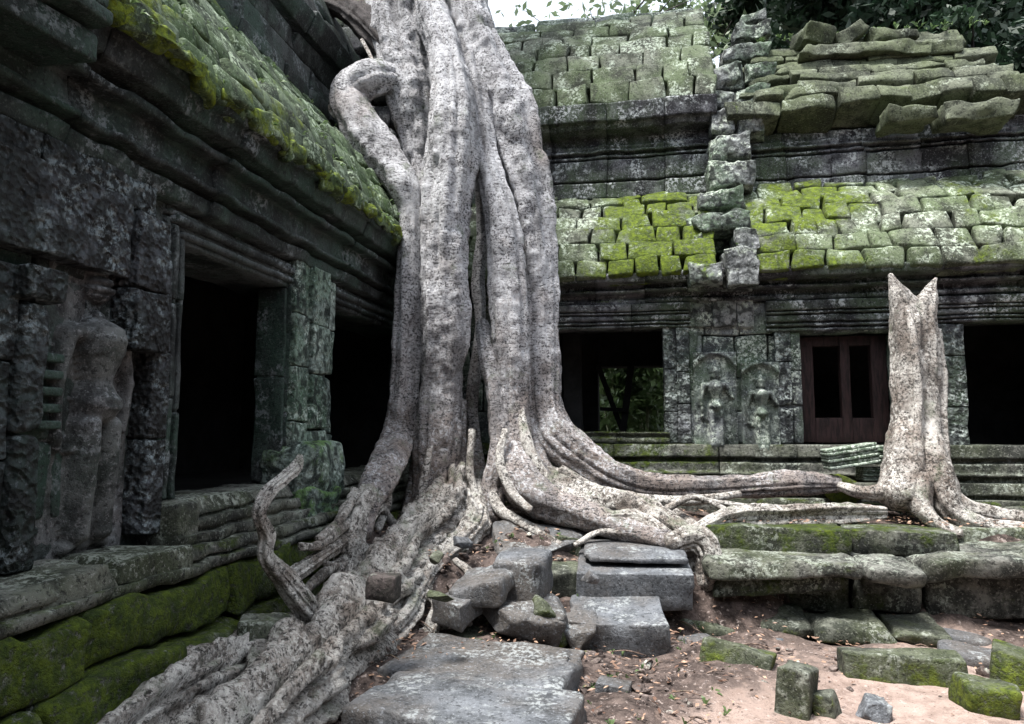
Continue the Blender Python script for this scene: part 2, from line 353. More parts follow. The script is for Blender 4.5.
def groundmat():
    n = NT('pink_sand_and_soil'); ms = n.attr('moss'); a = n.noise(1.6, 4); b = n.noise(9, 6, .7); f = n.noise(60, 4, .7)
    sand = n.mix(n.step(n.math('ADD', b, n.math('MULTIPLY', a, .3)), .45, .8), (.19, .14, .118), (.33, .255, .22)); soil = n.mix(n.step(b, .35, .65), (.026, .02, .018), (.13, .1, .088))
    c = n.mix(n.step(n.math('ADD', ms, n.math('MULTIPLY', n.math('SUBTRACT', b, .5), 1.4)), .35, .65), sand, soil)
    c = n.mix(n.math('MULTIPLY', n.step(f, .42, .32), .8), c, (.03, .02, .016))
    c = n.mix(n.math('MULTIPLY', n.step(n.noise(24, 3, .7), .6, .66), .5), c, (.42, .35, .32))
    return n.fin(c, n.math('ADD', n.math('MULTIPLY', b, .8), n.math('MULTIPLY', f, .5)), .9, .03, .95, .15)
M_ground = groundmat()

# ------------------------------------------------------------------ ground
GC = [(1.5,4.5,0,0),(3,5,0,0),(.6,4,.0,.3),(.3,3,0,.3),(2,3,0,0),(4,4,0,0),(5,5.2,0,.1),(1,5.3,.02,.5),(2.2,5.5,.0,.2),(-.3,4.2,.08,.8),(0,5.0,.06,.9),(-.25,5.0,.08,.9),(-.1,5.4,.12,1),(.2,5.5,.08,1),(-.9,4.9,.2,1),(-1,3.6,.06,.9),(-.55,5.5,.3,1),(-.2,5.95,.5,1),(-1.25,4.7,.18,1),
      (-1.8,3.6,.12,1),(-2.1,2.4,.0,1),(-1.5,3.2,.05,1),(-2.2,4.3,.45,1),(-2.5,5.6,.85,1),(-1.6,6.6,.88,1),(-2.3,7.2,.95,1),(-.9,6.2,.72,1.6),(-.2,6.4,.74,1.6),(.3,6.8,.77,1.6),(0,7.4,.84,1.6),(2,7.2,.84,1.4),(4,7.2,.82,1.4),(3,6.8,.76,1.4),(.9,6.6,.76,1.4),(.5,5.6,.05,.9),
      (1.5,5.9,.0,.6),(3,6.1,.05,.8),(4,6.2,.05,.8),(-1,1,0,.9),(2,0,0,.2),(-3,0,0,.8),(6,2,0,.2),(0,-3,0,.5),(.25,6.05,.5,1),(-1.6,5.6,.6,1)]
GC = np.array(GC)
def gz(x, y, k=2):
    x = np.asarray(x, float); y = np.asarray(y, float)
    d = ((x[..., None]-GC[:, 0])**2+(y[..., None]-GC[:, 1])**2)+.004; wt = d**-1.8
    r = (wt*GC[:, k]).sum(-1)/wt.sum(-1)
    if k == 2: r = np.where(y > 8.2, .7, r)
    return r
def build_ground():
    def axis(a, b, lo, hi, n): return np.unique(np.concatenate([np.linspace(lo, a, 14), np.linspace(a, b, n), np.linspace(b, hi, 18)]))
    xs = axis(-3.2, 5.5, -90, 90, 250); ys = axis(1.5, 8.4, -90, 150, 210)
    X, Y = np.meshgrid(xs, ys, indexing='ij'); Z = gz(X, Y); S = gz(X, Y, 3)
    P = np.stack([X.ravel(), Y.ravel(), Z.ravel()], 1)
    near = (np.abs(P[:, 0]) < 9) & (np.abs(P[:, 1]) < 11)
    dz = np.where(near, .035*fbm(P, 1.6, 3, 4)+.016*fbm(P, 9, 3, 6)*(.4+S.ravel()), 0); P[:, 2] += dz
    nx, ny = len(xs), len(ys)
    fs = [(i*ny+j, (i+1)*ny+j, (i+1)*ny+j+1, i*ny+j+1) for i in range(nx-1) for j in range(ny-1)]
    mb = MB(); mb.add(P, fs, S.ravel(), .5); o = mb.build('ground', M_ground); o['kind'] = 'structure'
build_ground()

# ------------------------------------------------------------------ carved relief as a height field on a wall
def relief(mb, o, sd, nd, W, H, fh, foot, res=.012, depth=.11, niche=True, arms=1, head=True, bg=.012, seed=3, skirt=1., sk=.6):
    nx = int(W/res); nz = int(H/res); s = np.linspace(-W/2, W/2, nx+1); z = np.linspace(0, H, nz+1); S, Z = np.meshgrid(s, z, indexing='ij')
    u = S/fh; q = (Z-foot)/fh; h = np.zeros_like(u)
    def cap(a, b, ra, rb, k=1.):
        nonlocal h
        a = np.array(a); b = np.array(b); d = b-a; L = max((d**2).sum(), 1e-6); t = np.clip(((u-a[0])*d[0]+(q-a[1])*d[1])/L, 0, 1)
        dist = np.hypot(u-a[0]-t*d[0], q-a[1]-t*d[1]); r = ra+(rb-ra)*t; n = np.sqrt(np.clip(r*r-dist*dist, 0, None))*k
        kk = .012; m = np.clip(.5+.5*(h-n)/kk, 0, 1); h = n*(1-m)+h*m+kk*m*(1-m)*(n > 0)
    cap((0, .5), (0, .1), .092, .11*skirt, sk); cap((-.048, .44), (-.052, .06), .05, .042, 1.6); cap((.048, .44), (.052, .06), .05, .042, 1.6)
    cap((-.05, .04), (-.09, .015), .03, .025, 1.4); cap((.05, .04), (.09, .015), .03, .025, 1.4)
    cap((0, .52), (0, .6), .088, .06, 1.1); cap((0, .6), (0, .74), .06, .095, 1.1); cap((-.1, .765), (.1, .765), .04, .04, 1.3)
    cap((-.048, .715), (-.048, .71), .042, .042, 1.9); cap((.048, .715), (.048, .71), .042, .042, 1.9)
    cap((-.13, .76), (-.165, .6), .033, .026, 1.4); cap((-.165, .6), (-.15, .42), .026, .02, 1.4); cap((-.15, .4), (-.14, .36), .026, .02, 1.3)
    if arms: cap((.13, .76), (.19, .62), .033, .026, 1.4); cap((.19, .62), (.12, .73), .026, .02, 1.7); cap((.12, .73), (.11, .78), .024, .014, 1.6)
    else: cap((.13, .76), (.17, .6), .033, .026, 1.4); cap((.17, .6), (.155, .42), .026, .02, 1.4)
    cap((0, .78), (0, .83), .033, .033, 1.2)
    for sx in (-1, 1): cap((sx*.055, .55), (sx*.1, .35), .014, .012, 3.0)
    h += .007*np.exp(-((q-.535)/.012)**2)*(np.abs(u) < .1)+.006*np.exp(-((q-.5-.9*u*u*4)/.01)**2)*(np.abs(u) < .11)+.006*np.exp(-((q-.79)/.008)**2)*(np.abs(u) < .06)
    if head:
        cap((0, .865), (0, .885), .048, .05, 1.3)
        cap((0, .875), (0, .855), .008, .012, 5.)            # nose
        h -= .006*np.exp(-(((np.abs(u)-.02)/.011)**2+((q-.885)/.006)**2)); h -= .005*np.exp(-((u/.018)**2+((q-.845)/.004)**2))
        cap((-.056, .9), (-.06, .83), .012, .012, 2); cap((.056, .9), (.06, .83), .012, .012, 2)
        cap((0, .925), (0, 1.04), .052, .012, 1.2); cap((-.05, .93), (-.07, .99), .02, .008, 1.3); cap((.05, .93), (.07, .99), .02, .008, 1.3)
        h += .004*np.sin(q*260)*(q > .92)*(h > .01)
    else:
        cap((0, .94), (0, 1.06), .06, .03, .8); h += .007*np.sign(np.sin(q*170))*(q > .92)*(h > .008)
    h = h*fh*depth/.11
    if niche:
        arch = np.hypot(np.abs(u)/.27, np.maximum(q-.8, 0)/.32); ins = 1/(1+np.exp((arch-1)*26)); h = h*1.-.05*ins*fh+.03*fh*np.exp(-((arch-1.08)/.07)**2)
    P = np.stack([S.ravel(), Z.ravel(), S.ravel()*0+seed], 1)
    sc = cell(P, 22, seed).reshape(S.shape); outside = (1-ins) if niche else (h < .01)
    h = h+outside*bg*1.6*(.55-sc)+.004*fbm(P, 16, 3, seed).reshape(S.shape)+.008*fbm(P, 4, 2, seed).reshape(S.shape)
    V = o+S.ravel()[:, None]*sd+Z.ravel()[:, None]*UP+h.ravel()[:, None]*nd; n = len(V)
    fs = []; orient = np.dot(np.cross(sd, UP), nd) > 0
    for i in range(nx):
        for j in range(nz):
            a = (i*(nz+1)+j, (i+1)*(nz+1)+j, (i+1)*(nz+1)+j+1, i*(nz+1)+j+1); fs.append(a if orient else a[::-1])
    # sides back into the wall
    edge = [i*(nz+1) for i in range(nx+1)]+[nx*(nz+1)+j for j in range(1, nz+1)]+[i*(nz+1)+nz for i in range(nx-1, -1, -1)]+[j for j in range(nz-1, 0, -1)]
    V = np.vstack([V, (o+(S.ravel()[edge])[:, None]*sd+Z.ravel()[edge][:, None]*UP-nd*.25)])
    m = len(edge)
    for k in range(m):
        a = (edge[k], n+k, n+(k+1) % m, edge[(k+1) % m]); fs.append(a if orient else a[::-1])
    mb.add(V, fs, 0, .6)

EX = np.array([1., 0, 0]); EY = np.array([0, 1., 0])
# ------------------------------------------------------------------ BACK GALLERY (plane Y=8, facing the camera)
BG = empty('temple_gallery', (1.5, 8, .8), 'temple gallery with bright mossy stone roofs and dark windows across the back', 'temple')
O = np.array([0, 8., 0]); N = -EY
def U2X(u, Y=8.): return at(u, 430, Y=Y)[0]
xw0, xw1 = U2X(556), U2X(665)            # open window
xr0, xr1 = U2X(803), U2X(897)            # wooden framed window
xo0, xo1 = U2X(967), U2X(1075)           # right hand opening
ZS, ZT = 1.57, 2.73
holes = [(xw0, xw1, ZS-.01, ZT), (xr0, xr1, 1.44, 2.64), (xo0, xo1, 1.46, 2.72)]
mb = MB()
rows = [(0, z, 0, z+.31, .45) for z in np.arange(.86, 3.0, .31)]
rows = [(0, .7, 0, 1.06, .45), (0, 1.06, 0, 1.44, .45), (0, 1.44, 0, 1.8, .45), (0, 1.8, 0, 2.16, .45), (0, 2.16, 0, 2.64, .45), (0, 2.64, 0, 3.0, .45), (0, 3.0, 0, 3.2, .45)]
courses(mb, O, EX, N, rows, -2.6, 6.5, (.3, .6), holes, jit=.01, mossf=lambda c: .15 if c[2] < 1.4 else 0.)
mb.build('wall', M_back, BG)
# plinth mouldings under the windows
mb = MB()
pm = lambda V: .5 if V[0] < .6 else (.25 if V[0] < 2 else .1)
prof = [(.34, .72), (.34, .9), (.24, .905), (.24, .94), (.3, .945), (.28, 1.06), (.18, 1.065), (.18, 1.12), (.25, 1.125), (.25, 1.15), (.19, 1.155), (.19, 1.25), (.12, 1.255), (.12, 1.3), (.19, 1.305), (.17, 1.44)]
mould(mb, O, EX, N, prof, -2.2, xr0-.9, back=.3, mossf=pm); mould(mb, O, EX, N, prof, xr0-.9+.01, 6.4, back=.3, mossf=pm)
mould(mb, O, EX, N, [(.1, 1.45), (.1, 1.5), (.06, 1.52), (.1, 1.55), (.1, ZS)], xw0-.12, xw1+.05, back=.3, moss=.45)
mb.build('plinth', M_plin, BG)
mb = MB(); mould(mb, O, EX, N, [(.06, .76), (.1, 1.18), (.05, 1.2), (.12, 1.25), (.12, 1.32), (.08, 1.34), (.12, 1.44)], xo0-.1, xo1, back=.1, bl=(.5, .8)); mb.build('sill', M_backc, BG)
# jambs: carved pilasters beside the openings
mb = MB()
def pil(mb, o, sd, nd, s0, s1, z0, z1, nn=.06, hb=(.35, .6), moss=0., dp=.4, r=.012, tint=None):
    z = z0
    while z < z1-.02:
        h = random.uniform(*hb)
        if z1-(z+h) < hb[0]*.6: h = z1-z
        c = o+sd*(s0+s1)/2+nd*(nn-dp/2+random.uniform(-.008, .008))+UP*(z+h/2)
        rbox(mb, c, ((s1-s0)/2, dp/2, h/2-.004), np.stack([sd, -nd, UP], 1), r=r, res=.05, amp=.008, freq=6, moss=moss, chip=.3, tint=tint); z += h
for (a, b, z0, z1, g) in [(xw1, xw1+.14, 1.45, 2.76, .035), (xw1+.142, xw1+.28, 1.45, 2.74, .065), (xw1+.282, xw1+.38, 1.45, 2.74, .03), (xw0-.25, xw0, 1.45, 2.74, .03),
                          (xr0-.1, xr0, 1.44, 2.66, .03), (xr0-.27, xr0-.102, 1.44, 2.66, .055), (xr1+.02, xr1+.3, 1.3, 2.7, .02), (xo0-.3, xo0, 1.3, 2.7, .06)]:
    m_ = MB(); pil(m_, O, EX, N, a, b, z0, z1, g); m_.build('pilaster', M_backc if (b-a) > .12 else M_back, BG)
# lintels
for (a, b, z0, z1) in [(xw0-.3, xw1+.3, ZT+.01, 3.0), (xr0-.35, xr1+.3, 2.66, 2.98), (xo0-.35, xo1+.3, 2.72, 2.98)]:
    m_ = MB(); h = z1-z0; f = [0, .08, .09, .15, .16, .22, .23, .31, .32, .52, .53, .57, .58, .64, .65, .69, .7, 1]; nn = [.05, .05, .01, .01, .07, .07, .02, .02, .06, .06, .02, .02, .09, .09, .05, .05, .11, .12]
    mould(m_, O, EX, N, [(nn[i]+.02, z0+h*f[i]) for i in range(18)], a, b, bl=(1.0, 1.6), back=.3); m_.build('lintel', M_ledge, BG)
# eave cornice
mb = MB(); prof = [(.1, 3.01), (.1, 3.05), (.04, 3.055), (.04, 3.12), (.2, 3.125), (.2, 3.15), (.12, 3.155), (.12, 3.21), (.36, 3.215), (.38, 3.3), (.3, 3.33)]
mould(mb, O, EX, N, prof, -4.4, 6.4, back=.4, bl=(.5, 1.1), mossf=lambda V: .25 if V[0] < 0.1 else .05, jit=.015); mb.build('cornice', M_ledge, BG)
# lower roof: five courses of overlapping stones
def mossroof(W):
    X = W[:, 0]; k = .6*np.maximum(np.exp(-((X-.25)/.85)**2), .95*np.exp(-((X-1.75)/.8)**2))*np.where(W[:, 2] > 4.2, .85, 1)+.3*np.exp(-((X-3.5)/.3)**2)+.2*np.exp(-((W[:, 2]-3.35)/.15)**2)
    return k+.06+.34*fbm(W, 1.7, 4, 12)
mossroof.vec = 1
mb = MB(); pts = [(.44, 3.26), (.37, 3.46), (.24, 3.66), (.09, 3.87), (-.08, 4.07), (-.28, 4.26), (-.48, 4.41), (-.64, 4.51)]
rows = []
for i in range(7):
    n0, z0 = pts[i]; n1, z1 = pts[i+1]; rows.append((n0+.02, z0, n1+.045, z1+.02, .3))
courses(mb, O, EX, N, rows, -2.6, .86, (.22, .55), jit=.026, r=.024, amp=.022, gap=.02, mossf=mossroof, res=.06)
mb.build('lower_roof', M_roof, BG); mb = MB()
courses(mb, O, EX, N, rows, 1.2, 6.4, (.2, .52), jit=.03, r=.026, amp=.026, gap=.022, mossf=mossroof, res=.06, skip=.012)
mb.build('lower_roof', M_roof, BG)
# attic storey with banded mouldings, then upper roof
mb = MB(); A = O.copy()
prof = [(-.55, 4.46), (-.55, 4.66), (-.66, 4.665), (-.66, 4.69), (-.56, 4.695), (-.56, 4.95), (-.66, 4.955), (-.66, 4.99), (-.6, 4.995), (-.6, 5.02), (-.68, 5.025), (-.68, 5.07), (-.6, 5.075), (-.6, 5.1), (-.66, 5.105), (-.64, 5.17), (-.7, 5.18), (-.7, 5.3), (-.46, 5.31), (-.42, 5.37), (-.36, 5.38), (-.34, 5.6), (-.46, 5.62)]
mould(mb, A, EX, N, prof, -4.4, 1.0, back=1.1, bl=(.5, 1.0), jit=.02, amp=.012, mossf=lambda V: .1)
prof2 = [(n-.02, z-.1+.0*(z > 5)) for n, z in prof]
mould(mb, A, EX, N, prof2[:18], 1.15, 6.4, back=1.1, bl=(.35, .7), jit=.035, amp=.018)
mb.build('attic_band', M_ledge, BG)
mb = MB(); pts = [(-.38, 5.6), (-.5, 5.9), (-.66, 6.2), (-.84, 6.48), (-1.04, 6.76), (-1.26, 7.02), (-1.5, 7.26), (-1.76, 7.48)]
rows = [(pts[i][0], pts[i][1], pts[i+1][0]+.05, pts[i+1][1]+.02, .32) for i in range(7)]
courses(mb, O, EX, N, rows, -4.2, 1.0, (.25, .62), jit=.026, r=.026, amp=.026, gap=.02, mossf=lambda c: random.uniform(-.1, .22) if c[0] < .4 else .05, res=.08)
mb.build('upper_roof', M_roof, BG)
mb = MB(); courses(mb, O, EX, N, [(-1.78, 7.42, -1.84, 7.68, .4)], -4.2, .9, (.6, 1.1), jit=.02, r=.04, amp=.02)
mb.build('ridge_stone', M_back, BG)
# broken right hand roof: overhanging stones, courses, rubble on top
mb = MB()
courses(mb, O, EX, N, [(-.28, 5.3, -.34, 5.5, .5)], 1.1, 2.3, (.28, .45), jit=.03, r=.022, amp=.03, mossf=lambda c: .2)
courses(mb, O, EX, N, [(-.26, 5.34, -.32, 5.54, .5)], 2.32, 5.0, (.28, .5), jit=.035, r=.022, amp=.03, mossf=lambda c: .15)
for i in range(9):
    f = i/9; n0 = -.36-.8*f; z0 = 5.5+1.08*f
    courses(mb, O, EX, N, [(n0, z0, n0-.07, z0+.125, .6)], 1.22+.2*random.random()+.08*f, 4.5-.5*f-.25*random.random(), (.3, .85), jit=.03, r=.016, amp=.022, gap=.012, res=.05, chip=.6, warp=.022, skip=.03)
mb.build('broken_roof', M_bare, BG)
# central pediment pilaster
mb = MB(); xa, xb = U2X(712), U2X(757)
courses(mb, O, EX, N, [(.08, z, .08, z+.34, .5) for z in (2.72,)], xa-.25, xb, (.25, .4), jit=.02)
for (u0, u1, v0, v1, Yp, k) in [(690, 722, 262, 283, 7.5, .3), (724, 757, 246, 283, 7.5, .05), (690, 752, 210, 232, 7.75, .1), (703, 748, 188, 210, 7.95, .05), (735, 757, 228, 248, 7.6, .0), (692, 704, 232, 262, 7.75, .5),
                              (720, 750, 132, 160, 8.2, 0), (718, 752, 160, 188, 8.1, .1), (720, 736, 108, 132, 8.35, 0), (737, 757, 112, 132, 8.4, 0), (712, 736, 88, 108, 8.5, .1), (737, 764, 82, 110, 8.5, .1), (716, 740, 62, 87, 8.65, 0), (741, 768, 60, 81, 8.7, 0), (728, 764, 38, 61, 8.9, 0), (736, 766, 20, 38, 9.1, .1), (741, 760, 9, 20, 9.3, .1)]:
    if v1 < 190: u0 = 738+(u0-738)*1.4; u1 = 738+(u1-738)*1.3
    p0 = at(u0, v1, Y=Yp); p1 = at(u1, v0, Y=Yp); hw = (p1[0]-p0[0])/2; hz = (p1[2]-p0[2])/2
    rbox(mb, (p0+p1)/2+EY*.3+EX*random.uniform(-.03, .03), (hw-.002, .3, hz+.004), r=.016, res=.04, amp=.03, freq=6, moss=k, chip=.8, warp=.025)
p0 = at(703, 250, Y=7.98); p1 = at(735, 232, Y=7.98); rbox(mb, (p0+p1)/2+EY*.35, ((p1[0]-p0[0])/2, .2, (p1[2]-p0[2])/2), tint=.1)
mb.build('pediment', stone('pale_pediment_sandstone', (.06, .065, .065), (.24, .25, .25), (.11, .16, .1), .8, .6, (.48, .54, .44), carve=.4, upmoss=.2), BG)
# carved niches with goddesses
for (u, vb, vt, wpx, sd_) in [(717, 450, 352, 42, 3), (763, 455, 362, 36, 5)]:
    p = at(u, vb, Y=7.9); q = at(u, vt, Y=7.9); m_ = MB(); W_ = wpx*pxs(p)
    relief(m_, p, EX, N, W_, q[2]-p[2], (q[2]-p[2])*.86, .0, res=.012, bg=.025, seed=sd_, depth=.24)
    m_.build('relief_figure', M_back, BG)
# wooden window frame on the right
def bar(mb, a, b, w_, d_, tint=.5):
    a = np.array(a); b = np.array(b); t = b-a; L = np.linalg.norm(t); t /= L; n = EY if abs(t[1]) < .9 else EX; s = np.cross(t, n); s /= np.linalg.norm(s); n = np.cross(s, t)
    rbox(mb, (a+b)/2, (w_/2, d_/2, L/2), np.stack([s, n, t], 1), r=.006, res=.1, amp=.003, tint=tint)
mb = MB(); yf = 8.22; a, b, z0, z1 = xr0+.01, xr1-.01, 1.46, 2.62
for p, q, w_ in [((a+.08, yf, z0), (a+.08, yf, z1), .16), ((b-.08, yf, z0), (b-.08, yf, z1), .16), (((a+b)/2+.03, yf-.01, z0), ((a+b)/2+.03, yf-.01, z1), .1), ((a+.16, yf+.004, z1-.05), (b-.16, yf+.004, z1-.05), .11), ((a+.16, yf+.004, z0+.13), (b-.16, yf+.004, z0+.13), .27)]: bar(mb, p, q, w_, .1)
mb.build('window_frame', M_wood, BG)
# chamber behind: rear wall with an opening, ceiling, end walls
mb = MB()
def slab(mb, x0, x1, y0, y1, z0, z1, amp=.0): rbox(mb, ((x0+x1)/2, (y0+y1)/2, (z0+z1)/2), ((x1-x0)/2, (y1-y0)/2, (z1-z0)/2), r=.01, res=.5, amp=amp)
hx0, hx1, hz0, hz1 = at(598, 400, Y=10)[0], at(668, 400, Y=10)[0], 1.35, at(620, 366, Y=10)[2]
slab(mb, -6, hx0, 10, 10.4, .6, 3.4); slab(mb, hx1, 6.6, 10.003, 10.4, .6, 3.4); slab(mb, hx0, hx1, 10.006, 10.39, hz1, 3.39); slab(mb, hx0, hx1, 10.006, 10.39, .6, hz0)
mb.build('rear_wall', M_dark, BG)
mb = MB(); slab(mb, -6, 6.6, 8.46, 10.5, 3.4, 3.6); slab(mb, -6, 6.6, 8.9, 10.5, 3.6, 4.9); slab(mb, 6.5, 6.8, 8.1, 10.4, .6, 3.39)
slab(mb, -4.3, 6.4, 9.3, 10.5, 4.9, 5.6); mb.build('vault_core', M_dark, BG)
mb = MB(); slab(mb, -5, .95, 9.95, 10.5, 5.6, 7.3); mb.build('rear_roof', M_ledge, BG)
# props seen in the window
P = lambda u, v, Y: at(u, v, Y=Y)
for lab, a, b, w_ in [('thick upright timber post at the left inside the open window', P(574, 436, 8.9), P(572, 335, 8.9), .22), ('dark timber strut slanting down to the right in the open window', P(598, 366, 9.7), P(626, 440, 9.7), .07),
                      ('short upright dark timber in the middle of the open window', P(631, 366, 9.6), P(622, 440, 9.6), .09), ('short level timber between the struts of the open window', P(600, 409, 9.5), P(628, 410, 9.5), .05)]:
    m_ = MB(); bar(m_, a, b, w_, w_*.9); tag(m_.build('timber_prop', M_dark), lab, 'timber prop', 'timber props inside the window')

# ------------------------------------------------------------------ corner masonry behind the tree, top left
LG = empty('temple_gallery', (-2.65, 4.5, .8), 'near dark temple gallery on the left with two black doorways and green sloping roof', 'temple')
mb = MB(); courses(mb, np.array([0, 8.1, 0]), EX, N, [(0, z, 0, z+.34, .5) for z in np.arange(4.4, 7.2, .34)], -5.2, -2.3, (.3, .6), jit=.06, r=.05, amp=.04, gap=.03, mossf=lambda c: random.uniform(-.2, .35))
mb.build('corner_tower', M_ledge, LG)

# ------------------------------------------------------------------ LEFT GALLERY (plane X=-2.65 facing +X); s axis = +Y
O = np.array([-2.65, 0, 0]); NX = EX
lh = [(3.66, 4.86, 1.22, 2.68), (5.66, 7.8, 1.16, 2.68)]
mb = MB()
rows = [(0, .7, 0, 1.18, .3), (0, 1.18, 0, 1.55, .2), (0, 1.55, 0, 1.9, .2), (0, 1.9, 0, 2.3, .2), (0, 2.3, 0, 2.68, .2), (0, 2.68, 0, 3.0, .5), (0, 3.0, 0, 3.4, .5)]
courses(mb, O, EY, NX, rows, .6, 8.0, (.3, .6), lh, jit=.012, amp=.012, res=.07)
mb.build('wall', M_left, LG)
# door mouldings
def doorframe(y0, y1, z0, z1, side=(1, 1)):
    m_ = MB(); k = 0
    for w_, nn in [(.035, .03), (.04, .06), (.03, .035), (.045, .075), (.03, .045)]:
        if side[0]: pil(m_, O, EY, NX, y0-k-w_, y0-k-.002, z0, z1+k, nn, (.5, .8), dp=.24)
        if side[1]: pil(m_, O, EY, NX, y1+k+.002, y1+k+w_, z0, z1+k, nn, (.5, .8), dp=.24)
        mould(m_, O, EY, NX, [(nn, z1+k+.003), (nn+.006, z1+k+w_-.002)], y0-k-w_, y1+k+w_, back=.3, bl=(1.2, 2), jit=.002)
        k += w_
    m_.build('door_frame', M_left, LG)
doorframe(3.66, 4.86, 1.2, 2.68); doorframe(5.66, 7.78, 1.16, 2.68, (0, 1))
m_ = MB()
pil(m_, O, EY, NX, 4.9, 5.12, 1.2, 2.95, .1, (.38, .5), moss=0., dp=.3); pil(m_, O, EY, NX, 5.12, 5.42, 1.2, 2.9, .14, (.38, .5), dp=.34); pil(m_, O, EY, NX, 5.42, 5.6, 1.16, 2.86, .09, (.38, .5), dp=.3)
m_.build('pillar', M_lpil, LG)
m_ = MB(); rbox(m_, (-2.6, 5.2, 1.08), (.2, .34, .42), r=.06, amp=.04, moss=.35, res=.06, freq=4); rbox(m_, (-2.55, 5.1, .85), (.22, .25, .3), r=.06, amp=.05, moss=.5, res=.06, freq=4); m_.build('pillar_base', M_lpil, LG)
# pilasters and colonnettes by the goddess
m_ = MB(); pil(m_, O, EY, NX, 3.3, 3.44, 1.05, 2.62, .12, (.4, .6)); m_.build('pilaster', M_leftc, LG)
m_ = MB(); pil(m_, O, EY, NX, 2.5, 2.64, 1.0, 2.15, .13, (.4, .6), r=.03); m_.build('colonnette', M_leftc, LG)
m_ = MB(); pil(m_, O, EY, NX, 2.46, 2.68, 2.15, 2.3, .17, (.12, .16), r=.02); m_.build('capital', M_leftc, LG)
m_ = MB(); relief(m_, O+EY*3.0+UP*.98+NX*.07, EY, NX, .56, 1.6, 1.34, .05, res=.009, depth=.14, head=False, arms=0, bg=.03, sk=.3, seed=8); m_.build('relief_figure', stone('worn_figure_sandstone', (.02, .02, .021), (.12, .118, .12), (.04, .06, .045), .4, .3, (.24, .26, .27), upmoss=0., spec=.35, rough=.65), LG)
m_ = MB()
pil(m_, O, EY, NX, 2.0, 2.5, 1.0, 2.3, .08, (.3, .5)); pil(m_, O, EY, NX, 1.2, 2.0, 1.0, 2.3, .14, (.3, .5)); pil(m_, O, EY, NX, 3.1, 3.36, 2.0, 2.72, .17, (.3, .4)); pil(m_, O, EY, NX, 1.4, 3.1, 2.36, 2.78, .13, (.3, .4)); m_.build('carved_panel', M_leftc, LG)
# slatted balusters left of the goddess
m_ = MB()
for k in range(5): rbox(m_, (-2.6, 2.7, 1.62+.075*k), (.04, .06, .02), r=.012, res=.05, amp=.003)
m_.build('balusters', M_left, LG)
# entablature: stepped bands up to the eave
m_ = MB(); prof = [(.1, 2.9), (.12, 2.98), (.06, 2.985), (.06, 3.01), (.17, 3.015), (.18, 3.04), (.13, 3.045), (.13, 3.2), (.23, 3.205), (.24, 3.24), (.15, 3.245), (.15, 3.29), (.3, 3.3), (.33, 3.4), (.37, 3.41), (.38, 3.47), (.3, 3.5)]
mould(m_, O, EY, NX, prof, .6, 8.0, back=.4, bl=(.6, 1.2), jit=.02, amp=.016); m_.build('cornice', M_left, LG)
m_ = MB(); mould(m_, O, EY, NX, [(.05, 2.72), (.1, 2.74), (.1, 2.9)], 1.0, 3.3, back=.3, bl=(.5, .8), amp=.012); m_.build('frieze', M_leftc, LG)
# porch hood jutting out at the top left corner
m_ = MB()
for (dx, z0, z1) in [(.5, 3.15, 3.28), (.6, 3.3, 3.36), (.56, 3.38, 3.55), (.66, 3.57, 3.68)]:
    rbox(m_, (-2.75+dx/2-.1, 1.35, (z0+z1)/2), (dx/2+.1, 1.15, (z1-z0)/2), r=.02, amp=.02, res=.07, moss=.5 if z1 > 3.6 else 0)
m_.build('porch_hood', M_left, LG)
# roof: curved slope of stones
def lroofm(W): return np.where(W[:, 2] < 3.8, .42, .12)+.3*fbm(W, 2.2, 3, 15)
lroofm.vec = 1
m_ = MB(); pts = [(.42, 3.48), (.35, 3.64), (.26, 3.81), (.15, 3.99), (.03, 4.17), (-.1, 4.34), (-.24, 4.51), (-.39, 4.68), (-.54, 4.84), (-.7, 5.0)]
pts_l = list(pts)
rows = [(pts[i][0], pts[i][1], pts[i+1][0]+.035, pts[i+1][1]+.005, .3) for i in range(9)]
courses(m_, O, EY, NX, rows, .6, 7.9, (.16, .4), jit=.024, r=.022, amp=.024, gap=.02, warp=.016, res=.06, mossf=lroofm); m_.build('roof', M_lroof, LG)
m_ = MB(); 
for k in range(90):                           # ragged drip edge of moss clumps under the eave
    y = 1+k*.075; rbox(m_, (-2.25+random.uniform(-.03, .02), y, 3.47+random.uniform(-.03, .03)), (.035, .07+random.uniform(0, .04), random.uniform(.02, .075)), r=.03, amp=.045, freq=7, res=.04, moss=random.uniform(.4, .9))
m_.build('moss_fringe', M_lroof, LG)
m_ = MB(); courses(m_, O, EY, NX, [(-.62, 4.95, -.6, 5.12, .3), (-.7, 5.12, -.7, 5.4, .4), (-.72, 5.4, -.66, 5.62, .4), (-.6, 5.62, -.5, 5.85, .4), (-.6, 5.85, -.7, 6.2, .4), (-.75, 6.2, -.9, 6.6, .4)], .6, 8.0, (.4, .9), jit=.02, amp=.015); m_.build('attic_wall', M_left, LG)
# chamber
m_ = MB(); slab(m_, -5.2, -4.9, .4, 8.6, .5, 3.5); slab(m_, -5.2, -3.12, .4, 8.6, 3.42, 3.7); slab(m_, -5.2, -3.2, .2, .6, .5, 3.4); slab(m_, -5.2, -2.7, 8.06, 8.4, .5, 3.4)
slab(m_, -5.1, -3.3, .6, 8.4, 3.7, 5.0); slab(m_, -4.9, -2.7, .6, 8.5, .6, 1.12); m_.build('chamber', M_dark, LG)
